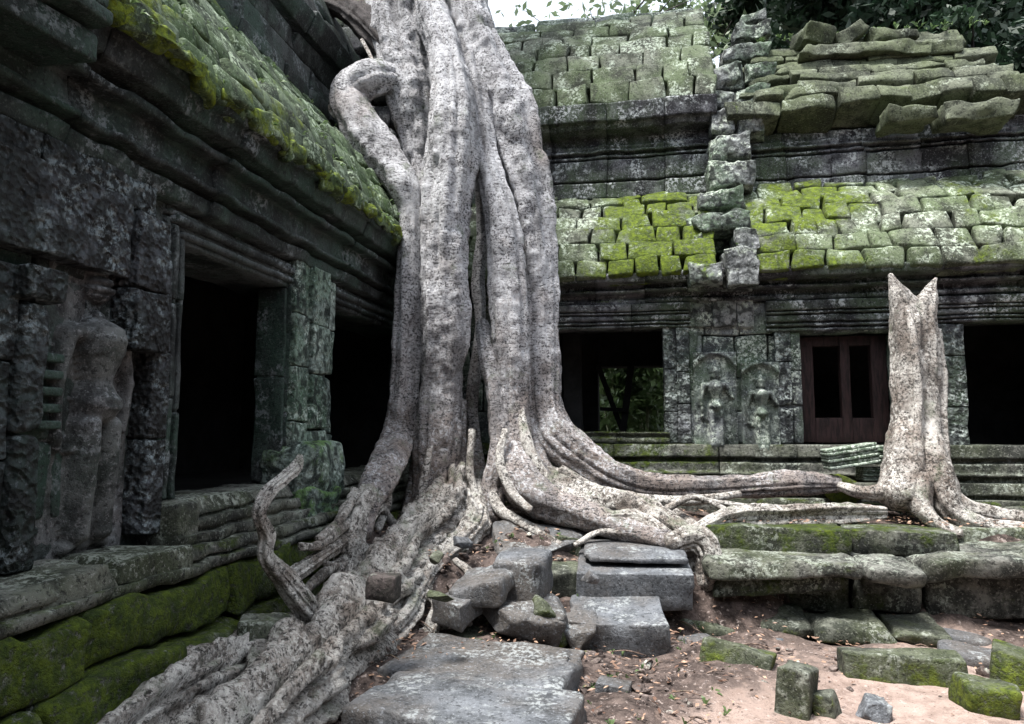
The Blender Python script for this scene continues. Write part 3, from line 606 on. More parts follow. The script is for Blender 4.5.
# plinth
def lm(V): return .75 if V[1] > 2.2 and V[2] < .95 else .2
m_ = MB()
mould(m_, O, EY, NX, [(.26, .96), (.27, 1.02), (.2, 1.025), (.2, 1.04), (.22, 1.045), (.22, 1.1), (.15, 1.105), (.15, 1.12), (.17, 1.125), (.12, 1.2)], 3.42, 8.0, back=.3, bl=(.6, 1.1), jit=.02, amp=.02, moss=.12)
mould(m_, O, EY, NX, [(.36, .84), (.37, .89), (.31, .895), (.31, .91), (.34, .915), (.32, .97)], .8, 8.0, back=.3, bl=(.5, .9), jit=.014, amp=.018, moss=.3)
for (n0, z0, z1, ms) in [(.42, .58, .84, .72), (.52, .26, .58, .62), (.62, -.2, .26, .5)]:
    courses(m_, O, EY, NX, [(n0, z0, n0-.03, z1, .6)], .8, 8.0, (.5, 1.1), jit=.02, amp=.045, r=.04, res=.05, gap=.01, mossf=lambda c: ms+random.uniform(-.12, .12))
m_.build('plinth', M_plin, LG)
m_ = MB()
for y, h, z, x in [(1.7, .45, .95, -2.57), (2.5, .34, .93, -2.55), (3.1, .25, .95, -2.53)]:
    rbox(m_, (x, y, z), (.22, h, .07), r=.015, amp=.02, res=.04, moss=.1, warp=.03, chip=.5, taper=-.05)
m_.build('plinth_ledge', M_plin, LG)
m_ = MB(); rbox(m_, (-2.56, 3.52, 1.08), (.13, .1, .12), r=.02, amp=.012, res=.05); m_.build('door_step', M_plin, LG)

# ------------------------------------------------------------------ TERRACE STEPS
TS = empty('stone_terrace', (2.5, 6, 0), 'low mossy stepped stone terrace carrying the flat roots in front of the back gallery', 'terrace')
z = np.zeros(3)
def steprow(nm, Yf, z0, z1, x0, x1, bl, moss, mat, dp=.5, **k):
    m_ = MB(); courses(m_, np.array([0, Yf, 0]), EX, N, [(0, z0, 0, z1, dp)], x0, x1, bl, mossf=lambda c: moss+random.uniform(-.1, .1), **k); m_.build(nm, mat, TS)
steprow('top_course', 6.14, .58, .8, .52, 1.68, (1.2, 1.3), .5, M_plin, r=.015, jit=.006)
steprow('top_course', 6.2, .58, .79, 1.69, 2.5, (.8, .9), .45, M_plin, r=.015, jit=.01)
steprow('top_course', 6.6, .58, .78, 2.5, 6.2, (.9, 1.5), .35, M_plin, r=.03, jit=.03)
steprow('middle_course', 5.74, .46, .61, .5, 1.65, (1.2, 1.3), .1, M_plin, r=.04, amp=.035, jit=.02, dp=.7)
steprow('under_course', 5.84, .33, .46, .55, 1.5, (.5, .9), .45, M_plin, r=.04, amp=.035, jit=.03, dp=.5)
steprow('middle_course', 5.72, .46, .6, 1.68, 2.06, (.4, .5), .1, M_plin, r=.04, amp=.04, jit=.03, dp=.6)
steprow('middle_course', 5.95, .46, .66, 2.1, 6.0, (.8, 1.3), .2, M_plin, r=.04, amp=.04, jit=.04, dp=.7)
steprow('lower_course', 6.12, .12, .46, .5, 6., (.5, .9), .3, M_plin, r=.04, amp=.03, jit=.05)
steprow('bottom_course', 5.72, .0, .15, .85, 2.2, (.35, .6), .35, M_mblock, r=.04, amp=.04, jit=.06)
m_ = MB(); courses(m_, np.array([0, 7.62, 0]), EX, N, [(0, .7, 0, .88, .5)], .3, 6, (.5, .9), mossf=lambda c: .4, r=.04, amp=.03, jit=.03); m_.build('upper_course', M_plin, TS)

# ------------------------------------------------------------------ THE GREAT TREE
GT = empty('strangler_fig_tree', at(470, 505, Y=6.7), 'giant pale fig tree whose thick roots pour down over the temple corner', 'tree')
def limb(name, pts, mat=M_bark, parent=GT, **k):
    m_ = MB(); tube(m_, [pt(*p) for p in pts], **k); return m_.build(name, mat, parent)
T0 = dict(seg=56, step=.025, amp=.1, ridge=.2)
m_ = MB()
def tp(*ps): return [pt(*p) for p in ps]
tube(m_, tp((455, -330, 8.6, 46), (440, -150, 7.9, 46), (428, -60, 7.3, 36), (398, 0, 7.0, 26), (408, 50, 7.0, 29), (418, 100, 6.98, 29), (424, 140, 6.95, 22), (430, 200, 6.9, 14)), **T0)
m_.build('trunk', M_bark, GT); m_ = MB()
tube(m_, tp((455, -330, 8.6, 46), (450, -150, 7.9, 40), (440, -60, 7.2, 24), (430, 0, 6.8, 18), (445, 50, 6.62, 18), (452, 100, 6.5, 23), (450, 150, 6.46, 27), (446, 200, 6.46, 26), (444, 250, 6.46, 25), (445, 320, 6.46, 26), (442, 380, 6.54, 24), (440, 440, 6.52, 24), (438, 480, 6.5, 22), (436, 540, 6.4, 20)), **T0)
m_.build('trunk', M_bark, GT); m_ = MB()
tube(m_, tp((460, -330, 8.6, 50), (458, -150, 7.9, 42), (460, -60, 7.3, 28), (466, 0, 7.0, 21), (483, 60, 7.0, 24), (505, 120, 7.0, 27), (524, 180, 7.0, 24), (535, 240, 7.0, 20), (541, 300, 7.0, 16.5), (542, 360, 6.98, 16), (543, 400, 6.95, 16), (550, 430, 6.9, 19), (572, 452, 6.9, 19), (610, 477, 6.95, 18), (650, 489, 7.05, 15), (700, 489, 7.15, 13), (750, 486, 7.2, 13), (795, 483, 7.2, 13), (838, 484, 7.3, 9)), **T0)
m_.build('trunk', M_bark, GT)
T1 = dict(seg=40, step=.025, amp=.1, ridge=.18)
limb('root', [(404, 96, 6.95, 13), (392, 80, 6.8, 15), (368, 80, 6.65, 19), (349, 96, 6.58, 17), (360, 126, 6.55, 19), (380, 153, 6.55, 19), (400, 180, 6.5, 17), (411, 212, 6.5, 13), (410, 270, 6.5, 14), (407, 340, 6.5, 14.5), (404, 400, 6.5, 15), (396, 440, 6.45, 17), (382, 475, 6.35, 19), (366, 505, 6.2, 15), (356, 535, 6.0, 14)], **T1)
limb('root', [(418, 150, 6.85, 9), (424, 200, 6.72, 9), (421, 260, 6.68, 9), (424, 330, 6.68, 8), (422, 400, 6.68, 8), (420, 460, 6.65, 9), (410, 520, 6.5, 9)], **T1)
limb('root', [(470, 60, 6.85, 12), (478, 110, 6.72, 13), (486, 160, 6.68, 13), (498, 205, 6.66, 15), (506, 260, 6.68, 18), (509, 330, 6.68, 18), (510, 390, 6.68, 17), (511, 435, 6.65, 20), (518, 470, 6.55, 25), (540, 497, 6.4, 21), (578, 512, 6.25, 15), (625, 530, 6.1, 13), (672, 545, 6.0, 12)], **T1)
limb('root', [(474, 110, 6.85, 7), (480, 170, 6.95, 7), (483, 230, 7.1, 6), (478, 280, 7.15, 6), (480, 330, 7.15, 5), (472, 400, 7.1, 6), (476, 450, 7.0, 7), (484, 510, 6.6, 8)], tint=.1, **T1)
limb('root', [(482, 322, 6.85, 6), (488, 350, 6.68, 10), (497, 390, 6.6, 13), (502, 425, 6.58, 15), (500, 460, 6.52, 15), (492, 488, 6.46, 13), (494, 520, 6.4, 10)], **T1)
limb('root', [(462, 400, 6.75, 4), (460, 460, 6.6, 7), (466, 512, 6.4, 10)], **T1)
limb('root', [(524, 250, 6.95, 9), (526, 330, 6.9, 8), (527, 400, 6.88, 9), (532, 450, 6.82, 13), (548, 480, 6.72, 12), (580, 500, 6.6, 9)], **T1)
limb('root', [(290, -40, 7.6, 12), (325, -5, 7.4, 14), (360, 15, 7.2, 16), (395, 50, 7.0, 18)], M_dbark, **T1)
limb('root', [(350, -60, 7.5, 12), (372, 0, 7.2, 12), (388, 45, 7.0, 13), (400, 90, 7.0, 15)], **T1)
T9 = 0
T2 = dict(seg=56, step=.02, amp=.15, ridge=.26, wr=.035, groove=.3)
# ground roots
T3 = dict(T2, amp=.27, ridge=.32, groove=.38, wr=.05)
limb('root', [(452, 480, 6.5, 20), (448, 508, 6.2, 24), (430, 532, 5.9, 31), (404, 556, 5.5, 26), (388, 584, 5.0, 35), (366, 606, 4.7, 29), (356, 628, 4.3, 40), (326, 656, 3.9, 33), (298, 684, 3.55, 42), (268, 712, 3.2, 38), (220, 770, 2.8, 50)], M_root, **T3)
limb('root', [(352, 628, 4.5, 17), (318, 630, 4.2, 20), (276, 648, 3.85, 26), (240, 664, 3.5, 25), (194, 686, 3.15, 34), (145, 718, 2.8, 30), (90, 760, 2.5, 40)], M_root, **T3)
limb('root', [(470, 500, 6.3, 12), (478, 522, 6.1, 13), (460, 545, 5.8, 14), (436, 566, 5.4, 13), (415, 596, 5.0, 14), (400, 622, 4.8, 17), (372, 648, 4.5, 16), (352, 676, 4.2, 14)], M_root, **T3)
limb('root', [(340, 590, 4.8, 9), (318, 606, 4.5, 10), (300, 626, 4.2, 9), (262, 640, 3.9, 9), (226, 664, 3.6, 10), (185, 680, 3.4, 8)], M_root, **T3)
limb('root', [(405, 545, 5.7, 9), (376, 560, 5.3, 10), (352, 586, 5.0, 12), (336, 612, 4.7, 13), (338, 640, 4.4, 12)], M_root, **T3)
limb('root', [(368, 500, 6.2, 16), (352, 530, 5.8, 16), (350, 565, 5.3, 17), (338, 600, 4.9, 18), (320, 630, 4.6, 18)], M_root, **T2)
limb('root', [(300, 455, 4.3, 2.5), (296, 466, 4.28, 6), (284, 478, 4.1, 6), (268, 492, 3.95, 7.5), (259, 514, 3.85, 7), (267, 536, 3.85, 8.5), (266, 556, 3.87, 8), (284, 578, 3.95, 11), (302, 602, 4.0, 12), (330, 630, 4.2, 14)], M_root, **dict(T2, step=.02))
limb('root', [(415, 555, 5.55, 14), (405, 590, 5.2, 13), (392, 620, 4.9, 14), (380, 655, 4.6, 16), (360, 675, 4.4, 14)], M_root, **T2)
limb('root', [(285, 580, 4.8, 8), (312, 562, 5.0, 7), (335, 545, 5.4, 7), (362, 520, 5.9, 8)], M_root, **T2)
# brown roots running right over the mound
limb('root', [(545, 480, 6.7, 14), (590, 497, 6.5, 13), (635, 508, 6.35, 13), (672, 530, 6.2, 14), (694, 552, 6.1, 13), (700, 580, 6.0, 10)], M_root, **T2)
limb('root', [(560, 500, 6.3, 10), (600, 520, 6.15, 9), (640, 520, 6.15, 8), (675, 545, 6.0, 8)], M_root, **T2)
limb('root', [(668, 548, 5.95, 12), (692, 540, 6.0, 13), (704, 552, 6.0, 14), (706, 585, 5.95, 12)], M_root, **T2)
limb('root', [(688, 536, 6.1, 8), (730, 518, 6.4, 10), (780, 515, 6.5, 11), (835, 513, 6.6, 11), (885, 512, 6.7, 5)], M_root, **T2)
TW = dict(seg=10, step=.03, amp=.12, ridge=.1)
for ps in [[(662, 512, 6.5, 4), (690, 497, 6.5, 4), (712, 503, 6.5, 3), (742, 518, 6.5, 3)], [(690, 497, 6.52, 3), (735, 505, 6.6, 3), (790, 512, 6.6, 2)],
           [(452, 590, 5.0, 4), (458, 605, 4.95, 5), (448, 622, 4.9, 5), (425, 632, 4.85, 5), (404, 636, 4.8, 4)], [(430, 600, 5.0, 3), (440, 610, 4.9, 3), (436, 634, 4.8, 3)],
           [(318, 540, 5.3, 4), (340, 520, 5.6, 4), (352, 500, 5.9, 4)], [(300, 545, 5.2, 3), (330, 548, 5.3, 4), (352, 552, 5.4, 4)], [(320, 560, 5.1, 3), (345, 575, 5.1, 5), (360, 590, 5.0, 5)],
           [(333, 92, 6.5, 2), (331, 112, 6.5, 2), (352, 128, 6.45, 2), (378, 160, 6.45, 2), (398, 190, 6.5, 2)], [(362, 40, 6.9, 2), (372, 60, 6.8, 2), (376, 80, 6.7, 2)],
           [(472, 430, 6.5, 4), (470, 470, 6.4, 4), (478, 500, 6.3, 4), (488, 520, 6.2, 3)], [(575, 545, 5.9, 3), (600, 532, 6.0, 3), (640, 535, 6.0, 3)], [(380, 505, 6.0, 4), (400, 530, 5.9, 5), (430, 528, 5.9, 4)],
           [(352, 520, 5.9, 5), (335, 532, 5.5, 6), (318, 545, 5.2, 5), (300, 548, 5.0, 3)], [(345, 560, 5.1, 5), (325, 572, 4.8, 6), (305, 590, 4.6, 5)], [(395, 545, 5.7, 6), (372, 548, 5.5, 6), (350, 552, 5.3, 7), (335, 575, 5.0, 6)],
           [(455, 560, 5.3, 4), (470, 575, 5.2, 5), (462, 600, 5.0, 4), (470, 625, 4.9, 3)], [(420, 590, 5.0, 6), (436, 604, 4.95, 5), (428, 630, 4.85, 5), (438, 655, 4.7, 3)],
           [(600, 505, 6.4, 5), (640, 515, 6.3, 5), (660, 530, 6.2, 4)], [(655, 500, 6.8, 4), (680, 515, 6.6, 4), (700, 530, 6.4, 5)], [(490, 490, 6.4, 5), (500, 510, 6.3, 6), (520, 522, 6.2, 5), (560, 545, 6.0, 4)]]:
    m_ = MB(); tube(m_, tp(*ps), **TW); m_.build('root', M_root, GT)
for ps in [[(432, 440, 6.4, 1), (428, 460, 6.25, 4), (418, 505, 6.2, 5), (400, 530, 5.95, 5)], [(522, 380, 6.75, 1), (521, 410, 6.6, 4), (530, 450, 6.45, 6), (552, 485, 6.4, 6), (590, 502, 6.3, 5)],
           [(506, 430, 6.4, 4), (500, 460, 6.3, 5), (512, 492, 6.2, 5), (530, 510, 6.1, 4)], [(392, 440, 6.2, 4), (384, 470, 6.1, 5), (388, 500, 6.0, 5), (378, 530, 5.8, 5)],
           [(560, 470, 6.6, 5), (600, 492, 6.6, 6), (650, 500, 6.7, 6), (700, 500, 6.8, 5), (740, 494, 6.95, 4)], [(430, 520, 6.0, 5), (450, 540, 5.8, 6), (446, 565, 5.5, 5), (460, 585, 5.3, 4)]]:
    m_ = MB(); tube(m_, tp(*ps), seg=14, step=.025, amp=.2, ridge=.18); m_.build('root', M_root, GT)
# crown overhead
def leaves(mb, cen, rad, n, size, clumps=40, tints=(0, 1), flat=1.0, shell=.5):
    cen = np.array(cen, float); rad = np.array(rad, float)
    cs = rng.normal(size=(clumps, 3)); cs /= np.linalg.norm(cs, axis=1, keepdims=True); cs = cen+cs*rad*(shell+(1-shell)*rng.random((clumps, 1)))
    cr_ = rad.mean()*(.18+.22*rng.random(clumps)); k = rng.integers(0, clumps, n); d = rng.normal(size=(n, 3)); d /= np.linalg.norm(d, axis=1, keepdims=True)
    P = cs[k]+d*cr_[k][:, None]*rng.random((n, 1))**.5*np.array([1, 1, .7]); tb = rng.random(clumps)
    A = rng.normal(size=(n, 3)); A /= np.linalg.norm(A, axis=1, keepdims=True); B = np.cross(A, rng.normal(size=(n, 3))); B /= np.linalg.norm(B, axis=1, keepdims=True)
    s = size*(.6+.8*rng.random((n, 1))); V = np.stack([P-A*s, P-B*s*.42, P+A*s, P+B*s*.42], 1).reshape(-1, 3)
    t = np.repeat(np.clip(tb[k]*.6+.4*rng.random(n), 0, 1), 4); idx = np.arange(n*4).reshape(n, 4); mb.add(V, idx.tolist(), 0, tints[0]+(tints[1]-tints[0])*t)
m_ = MB(); leaves(m_, (-4.5, 9.5, 19), (5, 5, 3), 9000, .22, 60); m_.build('crown', M_leafd, GT, False)

# ------------------------------------------------------------------ the smaller tree in front of the wooden window
ST = empty('dead_fig_stump', at(915, 505, Y=7.0), 'slim forked fig trunk with broken tops clasping the wall beside the wooden window', 'tree')
limb('trunk', [(890, 274, 7.25, 2), (894, 286, 7.25, 6), (899, 298, 7.25, 10), (906, 318, 7.25, 15), (908, 360, 7.2, 15.5), (909, 410, 7.15, 16), (907, 450, 7.05, 20), (904, 475, 6.95, 20), (896, 500, 6.85, 20)], parent=ST, mat=M_root, seg=34, step=.025, amp=.14, ridge=.14)
limb('trunk', [(936, 278, 7.3, 1.5), (931, 288, 7.28, 5), (928, 298, 7.28, 9), (922, 314, 7.27, 13), (925, 350, 7.27, 15), (926, 410, 7.2, 15), (929, 455, 7.05, 19), (938, 485, 6.95, 20), (952, 512, 6.85, 14), (985, 526, 6.75, 10), (1030, 531, 6.7, 9)], parent=ST, mat=M_root, seg=34, step=.025, amp=.14, ridge=.14)
limb('root', [(935, 330, 7.35, 6), (941, 380, 7.3, 6), (940, 430, 7.2, 7), (944, 480, 7.05, 9), (965, 505, 6.95, 8), (1000, 515, 6.9, 8), (1035, 520, 6.85, 8)], parent=ST, mat=M_root, seg=20, step=.025, amp=.14)
limb('root', [(905, 470, 6.95, 14), (885, 490, 6.85, 9), (862, 492, 6.9, 7), (840, 486, 7.1, 5)], parent=ST, mat=M_root, seg=20, step=.025, amp=.14)
limb('root', [(916, 480, 6.9, 16), (920, 505, 6.75, 12), (935, 522, 6.65, 8), (960, 535, 6.55, 6)], parent=ST, mat=M_root, seg=20, step=.025, amp=.14)
limb('root', [(905, 300, 7.2, 3), (912, 330, 7.05, 4), (918, 400, 6.98, 4), (914, 470, 6.85, 5)], parent=ST, mat=M_root, seg=12, step=.025, amp=.14)

# ------------------------------------------------------------------ fallen blocks and rocks
def rockhull(mb, c, half, Mx, moss, seed, n=13):
    rs = np.random.default_rng(seed+100); pts = rs.normal(size=(n, 3)); pts /= np.abs(pts).max(1, keepdims=True)**.75*np.linalg.norm(pts, axis=1, keepdims=True)**.25; pts = pts*np.array(half)*rs.uniform(.82, 1.08, (n, 1))
    bm = bmesh.new()
    for p in pts: bm.verts.new(p)
    r_ = bmesh.ops.convex_hull(bm, input=bm.verts[:]); bmesh.ops.delete(bm, geom=[g for g in r_['geom_interior'] if isinstance(g, bmesh.types.BMVert)], context='VERTS')
    bmesh.ops.dissolve_limit(bm, angle_limit=R(14), verts=bm.verts[:], edges=bm.edges[:])
    bmesh.ops.bevel(bm, geom=bm.edges[:]+bm.verts[:], offset=min(half)*.1, segments=2, affect='EDGES', profile=.5)
    bmesh.ops.triangulate(bm, faces=bm.faces[:])
    for _ in range(3):
        L = max(.022, min(half)*.22); e = [x for x in bm.edges if x.calc_length() > L]
        if e: bmesh.ops.subdivide_edges(bm, edges=e, cuts=1); bmesh.ops.triangulate(bm, faces=[f for f in bm.faces if len(f.verts) > 3])
    bm.verts.index_update(); V = np.array([v.co[:] for v in bm.verts]); Fc = [tuple(v.index for v in f.verts) for f in bm.faces]; bm.free()
    W = V@Mx.T+np.asarray(c); sc_ = min(half); W = W+sc_*.1*fbm3(W+seed, 4/max(sc_*6, .5)*2, 3, 3)+sc_*.04*fbm3(W, 22, 2, 5); mb.add(W, Fc, moss, .5)
def loose(label, u, v, Zb, size, rz=0, tx=0, ty=0, mat=M_block, moss=0., amp=.014, r=.02, name='fallen_block', group='fallen temple stones', freq=3, chip=.4, taper=None, cat='stone block', seed=None, drop=0.):
    p = at(u, v, Z=Zb); w_, d_, h_ = size; p[2] -= drop; h_ += drop      # drop: how far the stone reaches down into the soil
    Mx = np.array(Matrix.Rotation(R(rz), 3, 'Z') @ Matrix.Rotation(R(tx), 3, 'X') @ Matrix.Rotation(R(ty), 3, 'Y'))
    m_ = MB(); c = p+np.array([-.177*0, d_/2*.98, h_/2])
    if name == 'rock': rockhull(m_, c, (w_*.62, d_*.62, h_*.62), Mx, moss, seed if seed is not None else random.randint(1, 99))
    else: rbox(m_, c, (w_/2, d_/2, h_/2), Mx, r=r*.8, res=.03, amp=amp, freq=freq, moss=moss, chip=chip*1.3, taper=taper, seed=seed if seed is not None else random.randint(1, 99), tint=.5, warp=min(size)*.07)
    return tag(m_.build(name, mat), label, cat, group)
loose('large squared grey block, topmost of the pair in the middle', 633, 606, .28, (.9, .75, .29), 3, 7, 0, amp=.006, r=.014, chip=.15)
loose('thin pale slab lying behind the top edge of the large squared block', 634, 560, .595, (.8, .5, .05), 3, 7, amp=.006)
loose('grey block with a broken left end right under the large squared block', 616, 662, .02, (.68, .6, .29), 4, 7, 0, amp=.014, r=.02)
loose('rough knobbly lump of stone leaning on the lower grey block', 576, 662, .05, (.3, .3, .32), 25, 0, 12, M_block, .05, amp=.05, r=.09, name='rock', cat='rock')
loose('broad grey boulder, widest of the rocks, below the great roots', 530, 572, .46, (.72, .6, .38), -16, 8, 4, amp=.05, r=.05, name='rock', cat='rock')
loose('small pointed stone sitting on top of the broad grey boulder', 541, 505, .84, (.24, .2, .14), 20, 0, 0, amp=.05, r=.05, name='rock', cat='rock')
loose('upright grey block in front of the broad grey boulder', 520, 606, .36, (.36, .4, .33), -10, 8, -4, amp=.03, r=.035)
loose('flat pale broken slab left of the upright grey block', 474, 604, .42, (.4, .4, .16), -8, 8, -8, amp=.035, r=.03)
loose('dark flat damp rock under the upright grey block', 496, 646, .16, (.72, .5, .28), 6, 4, 4, M_block, 0, amp=.05, r=.06, name='rock', cat='rock')
loose('mossy stone wedged between the dark flat rock and the lower grey block', 542, 650, .14, (.3, .4, .3), 6, 0, 4, M_mblock, .45, amp=.05, r=.06, name='rock', cat='rock')
loose('small cube of brown stone resting on the big ground root', 376, 604, .62, (.19, .16, .15), 8, 0, 4, stone('brown_stone', (.03, .024, .024), (.09, .07, .07), alg=.1, lich=.1), amp=.012, r=.015)
loose('small dark brick lying on the soil below the lower grey block', 614, 704, .03, (.2, .14, .1), -6, 0, 4, amp=.01, r=.012)
loose('wide flat paving slab at the bottom edge of the picture', 450, 770, .04, (1.1, .62, .2), -8, 0, 0, amp=.012, r=.03, name='paving_slab', cat='slab', moss=.0)
loose('wide flat paving slab behind the front slab, next to the big ground root', 472, 712, .04, (1.12, .72, .19), -9, 0, 0, amp=.014, r=.03, name='paving_slab', cat='slab')
loose('tilted mossy slab standing alone on the left part of the sand', 740, 682, .0, (.46, .24, .2), -17, -14, 6, M_mblock, .5, amp=.014)
loose('upright mossy block left of the long block on the sand', 803, 722, .0, (.17, .2, .27), -28, 0, 4, M_mblock, .3, amp=.016)
loose('small mossy stone touching the right side of the upright mossy block', 831, 724, .0, (.12, .16, .15), -20, 0, -12, M_mblock, .5, amp=.025)
loose('long mossy block on the sand, longest of the row', 906, 694, -.02, (.7, .2, .22), -3, 0, 0, M_mblock, .45, amp=.014)
loose('rounded bluish stone half buried at the bottom edge of the sand', 875, 728, -.04, (.22, .2, .12), 0, 0, 0, M_block, 0, amp=.04, r=.07, name='rock', cat='rock')
loose('green mossy block at the lower right corner', 1003, 730, -.02, (.3, .3, .2), -12, 0, 0, M_mblock, .7, amp=.03, r=.05)
loose('dark mossy block at the right edge above the corner block', 1022, 697, .0, (.22, .3, .24), -25, 0, 5, M_mblock, .6, amp=.02)
loose('flat pale stone right of the long mossy block', 990, 672, -.02, (.5, .3, .1), -22, 0, 0, M_block, .05, amp=.03, r=.04)
loose('flat pinkish slab behind the long mossy block', 950, 648, -.02, (.7, .25, .09), -8, 0, 3, M_block, .05, amp=.03, r=.04)
loose('flat pale stone right behind the left end of the long mossy block', 900, 650, -.02, (.4, .25, .07), 4, 0, 0, M_block, 0, amp=.03, r=.04)
loose('pale flat stone left of the tilted mossy slab', 700, 660, .0, (.28, .3, .1), 20, 0, 0, M_block, 0, amp=.03, r=.04)
loose('low greenish block at the foot of the left plinth beside the curling root', 252, 636, .5, (.28, .24, .08), 30, 0, 5, M_plin, .25, amp=.03, r=.03, drop=.24)
loose('pointed mossy rock between the flat roots and the forked trunk', 845, 506, .84, (.42, .3, .26), 30, 0, 10, M_mblock, .9, amp=.05, r=.05, name='rock', cat='rock', taper=-.35)
loose('slumped moss covered rock under the end of the brown roots', 700, 612, .08, (.42, .5, .5), 8, 0, 0, M_mblock, .1, amp=.05, r=.08, name='rock', cat='rock')
loose('low brown stone in the soil below the terrace steps', 700, 636, .02, (.5, .24, .1), 4, 0, 3, M_mblock, 0, amp=.04, r=.04)
G2 = 'small stones scattered on the mound'
for k, (u, v, lab) in enumerate([(437, 566, 'small tan stone just right of the great ground root'), (460, 548, 'small tan stone below the foot of the middle root'), (405, 648, 'small dark stone on the soil right of the ground root'),
        (590, 585, 'round tan pebble stone left of the large squared block'), (655, 640, 'small grey stone right of the lower grey block'), (672, 668, 'small reddish stone on the soil below the brown stone'),
        (590, 630, 'little stone on the soil right of the mossy rock'), (690, 700, 'grey chip of stone left of the upright mossy block'), (650, 706, 'flat grey chip on the soil at the bottom centre'),
        (780, 650, 'flat chip right of the tilted mossy slab'), (438, 604, 'small brown stone among the thin roots'), (265, 640, 'small stone above the big root near the plinth')]):
    zb = float(gz(*[np.array(a) for a in at(u, v, Z=.2)[:2]])); zb = zb if v < 640 else .0
    loose(lab, u, v, max(zb-.02, -.02), (.09+.05*(k % 3), .1, .06+.02*(k % 2)), k*37, 0, k*5 % 17, [M_mblock, M_block][k % 2], 0, amp=.03, r=.025, name='rock', cat='rock', group=G2, freq=7)
loose('dark squarish block half buried behind the upright grey block', 566, 600, .3, (.3, .3, .22), 14, 6, 0, M_mblock, .1, amp=.025)
loose('dark wedge of stone between the big root foot and the flat pale slab', 452, 628, .28, (.26, .26, .17), -25, 8, 5, M_block, 0, amp=.03)
loose('low dark slab in front of the dark flat rock', 470, 654, .1, (.42, .26, .1), 12, 4, 0, M_mblock, .05, amp=.03)
loose('tall narrow dark stone at the left of the large squared block', 568, 560, .5, (.2, .3, .2), 8, 0, 0, M_mblock, .1, amp=.03)
loose('dark squared stone under the roots right of the large squared block', 702, 584, .3, (.2, .3, .3), 5, 0, 0, M_mblock, .1, amp=.03)
# carved fragments leaning under the wooden window
def frag(label, u, v, Zb, w_, h_, rz, ty, Y=7.35):
    m_ = MB(); k = 0; Mx = np.array(Matrix.Rotation(R(rz), 3, 'Z') @ Matrix.Rotation(R(ty), 3, 'Y')); c = at(u, v, Y=Y)
    n = 6
    for i in range(n):
        rbox(m_, c+Mx@np.array([0, (i % 2)*.014, (i-(n-1)/2)*h_/n]), (w_/2-(i % 2)*.004, .14, h_/n/2), Mx, r=.012, res=.05, amp=.005)
    return tag(m_.build('carved_fragment', M_back), label, 'carved stone', 'carved fragments under the wooden window')
frag('ribbed carved stone tilted up to the right under the wooden window', 850, 456, 0, .47, .2, 0, -9)
frag('ribbed carved stone lying flat between the tilted one and the forked trunk', 884, 455, 0, .22, .18, 0, 2, 7.45)
frag('lowest ribbed carved stone under the other two fragments', 878, 474, 0, .34, .13, 0, 2, 7.42)
# rubble on top of the broken roof
def rub(label, u, v, Y, s, rz, ty, moss=.1):
    m_ = MB(); Mx = np.array(Matrix.Rotation(R(rz), 3, 'Z') @ Matrix.Rotation(R(ty), 3, 'Y')); rbox(m_, at(u, v, Y=Y), np.array(s)/2, Mx, r=.018, res=.04, amp=.03, freq=5, moss=moss, seed=4+int(u) % 7, warp=.035, chip=.6)
    tag(m_.build('loose_roof_stone', M_bare), label, 'stone block', 'loose stones on the broken roof')
rub('reddish stone propped on edge on top of the broken roof', 847, 38, 9.1, (.42, .35, .2), 10, -38, 0)
rub('flat stone beside the propped reddish stone on the broken roof', 890, 42, 9.1, (.55, .4, .16), 0, 3)
rub('rounded stone at the left end of the broken roof top', 812, 40, 9.0, (.4, .4, .24), 20, 5)
rub('wide slab along the top of the broken roof', 860, 58, 8.95, (1.5, .5, .17), 2, 3)
rub('dark slab at the right end of the broken roof top', 925, 56, 9.0, (.7, .5, .18), -6, 6)
rub('overhanging rough block at the right end of the broken roof eave', 972, 118, 8.2, (.7, .5, .17), -3, 1)
rub('rough block left of the overhanging one on the broken roof eave', 905, 120, 8.25, (.5, .5, .15), 3, -2)

# ------------------------------------------------------------------ vegetation beyond
def tree(name, label, base, h, r0, crown, mat, lean=0, n=14000, size=.16, clumps=60, bark_=M_dbark, group=None, branches=7, shell=.3):
    e = empty(name, base, label, 'tree', group); b = np.array(base, float); m_ = MB(); top = b+np.array([lean, 0, h])
    tube(m_, [[*(b-UP*.3), r0*1.3], [*(b+(top-b)*.3), r0], [*(b+(top-b)*.7+np.array([.15, 0, 0])), r0*.75], [*top, r0*.35]], seg=14, step=.3)
    for k in range(branches):
        f = .45+.5*random.random(); s = b+(top-b)*f; a = random.uniform(0, 6.28); L = crown[1][0]*random.uniform(.5, .9)
        tube(m_, [[*s, r0*.35], [*(s+np.array([math.cos(a)*L*.5, math.sin(a)*L*.5, L*.35])), r0*.2], [*(s+np.array([math.cos(a)*L, math.sin(a)*L, L*.6])), r0*.06]], seg=7, step=.25)
    m_.build('trunk', bark_, e); m_ = MB(); leaves(m_, crown[0], crown[1], n, size, clumps, shell=shell); m_.build('crown', mat, e, False); return e
G = 'forest trees behind the temple'
def bx(u, Y): return at(u, 300, Y=Y)[0]
tree('forest_tree', 'dark leafy tree whose brown trunk rises right behind the broken roof', (bx(908, 13), 13, .7), 12, .2, ((bx(908, 13), 13.2, 9.6), (2.4, 2, 2.2)), M_leafd, n=24000, size=.1, group=G)
tree('forest_tree', 'dense dark tree filling the top right corner', (bx(1010, 15), 15, .7), 12, .3, ((bx(1015, 15), 15, 8.2), (2.8, 2.4, 4)), M_leafd, n=46000, size=.11, clumps=90, group=G)
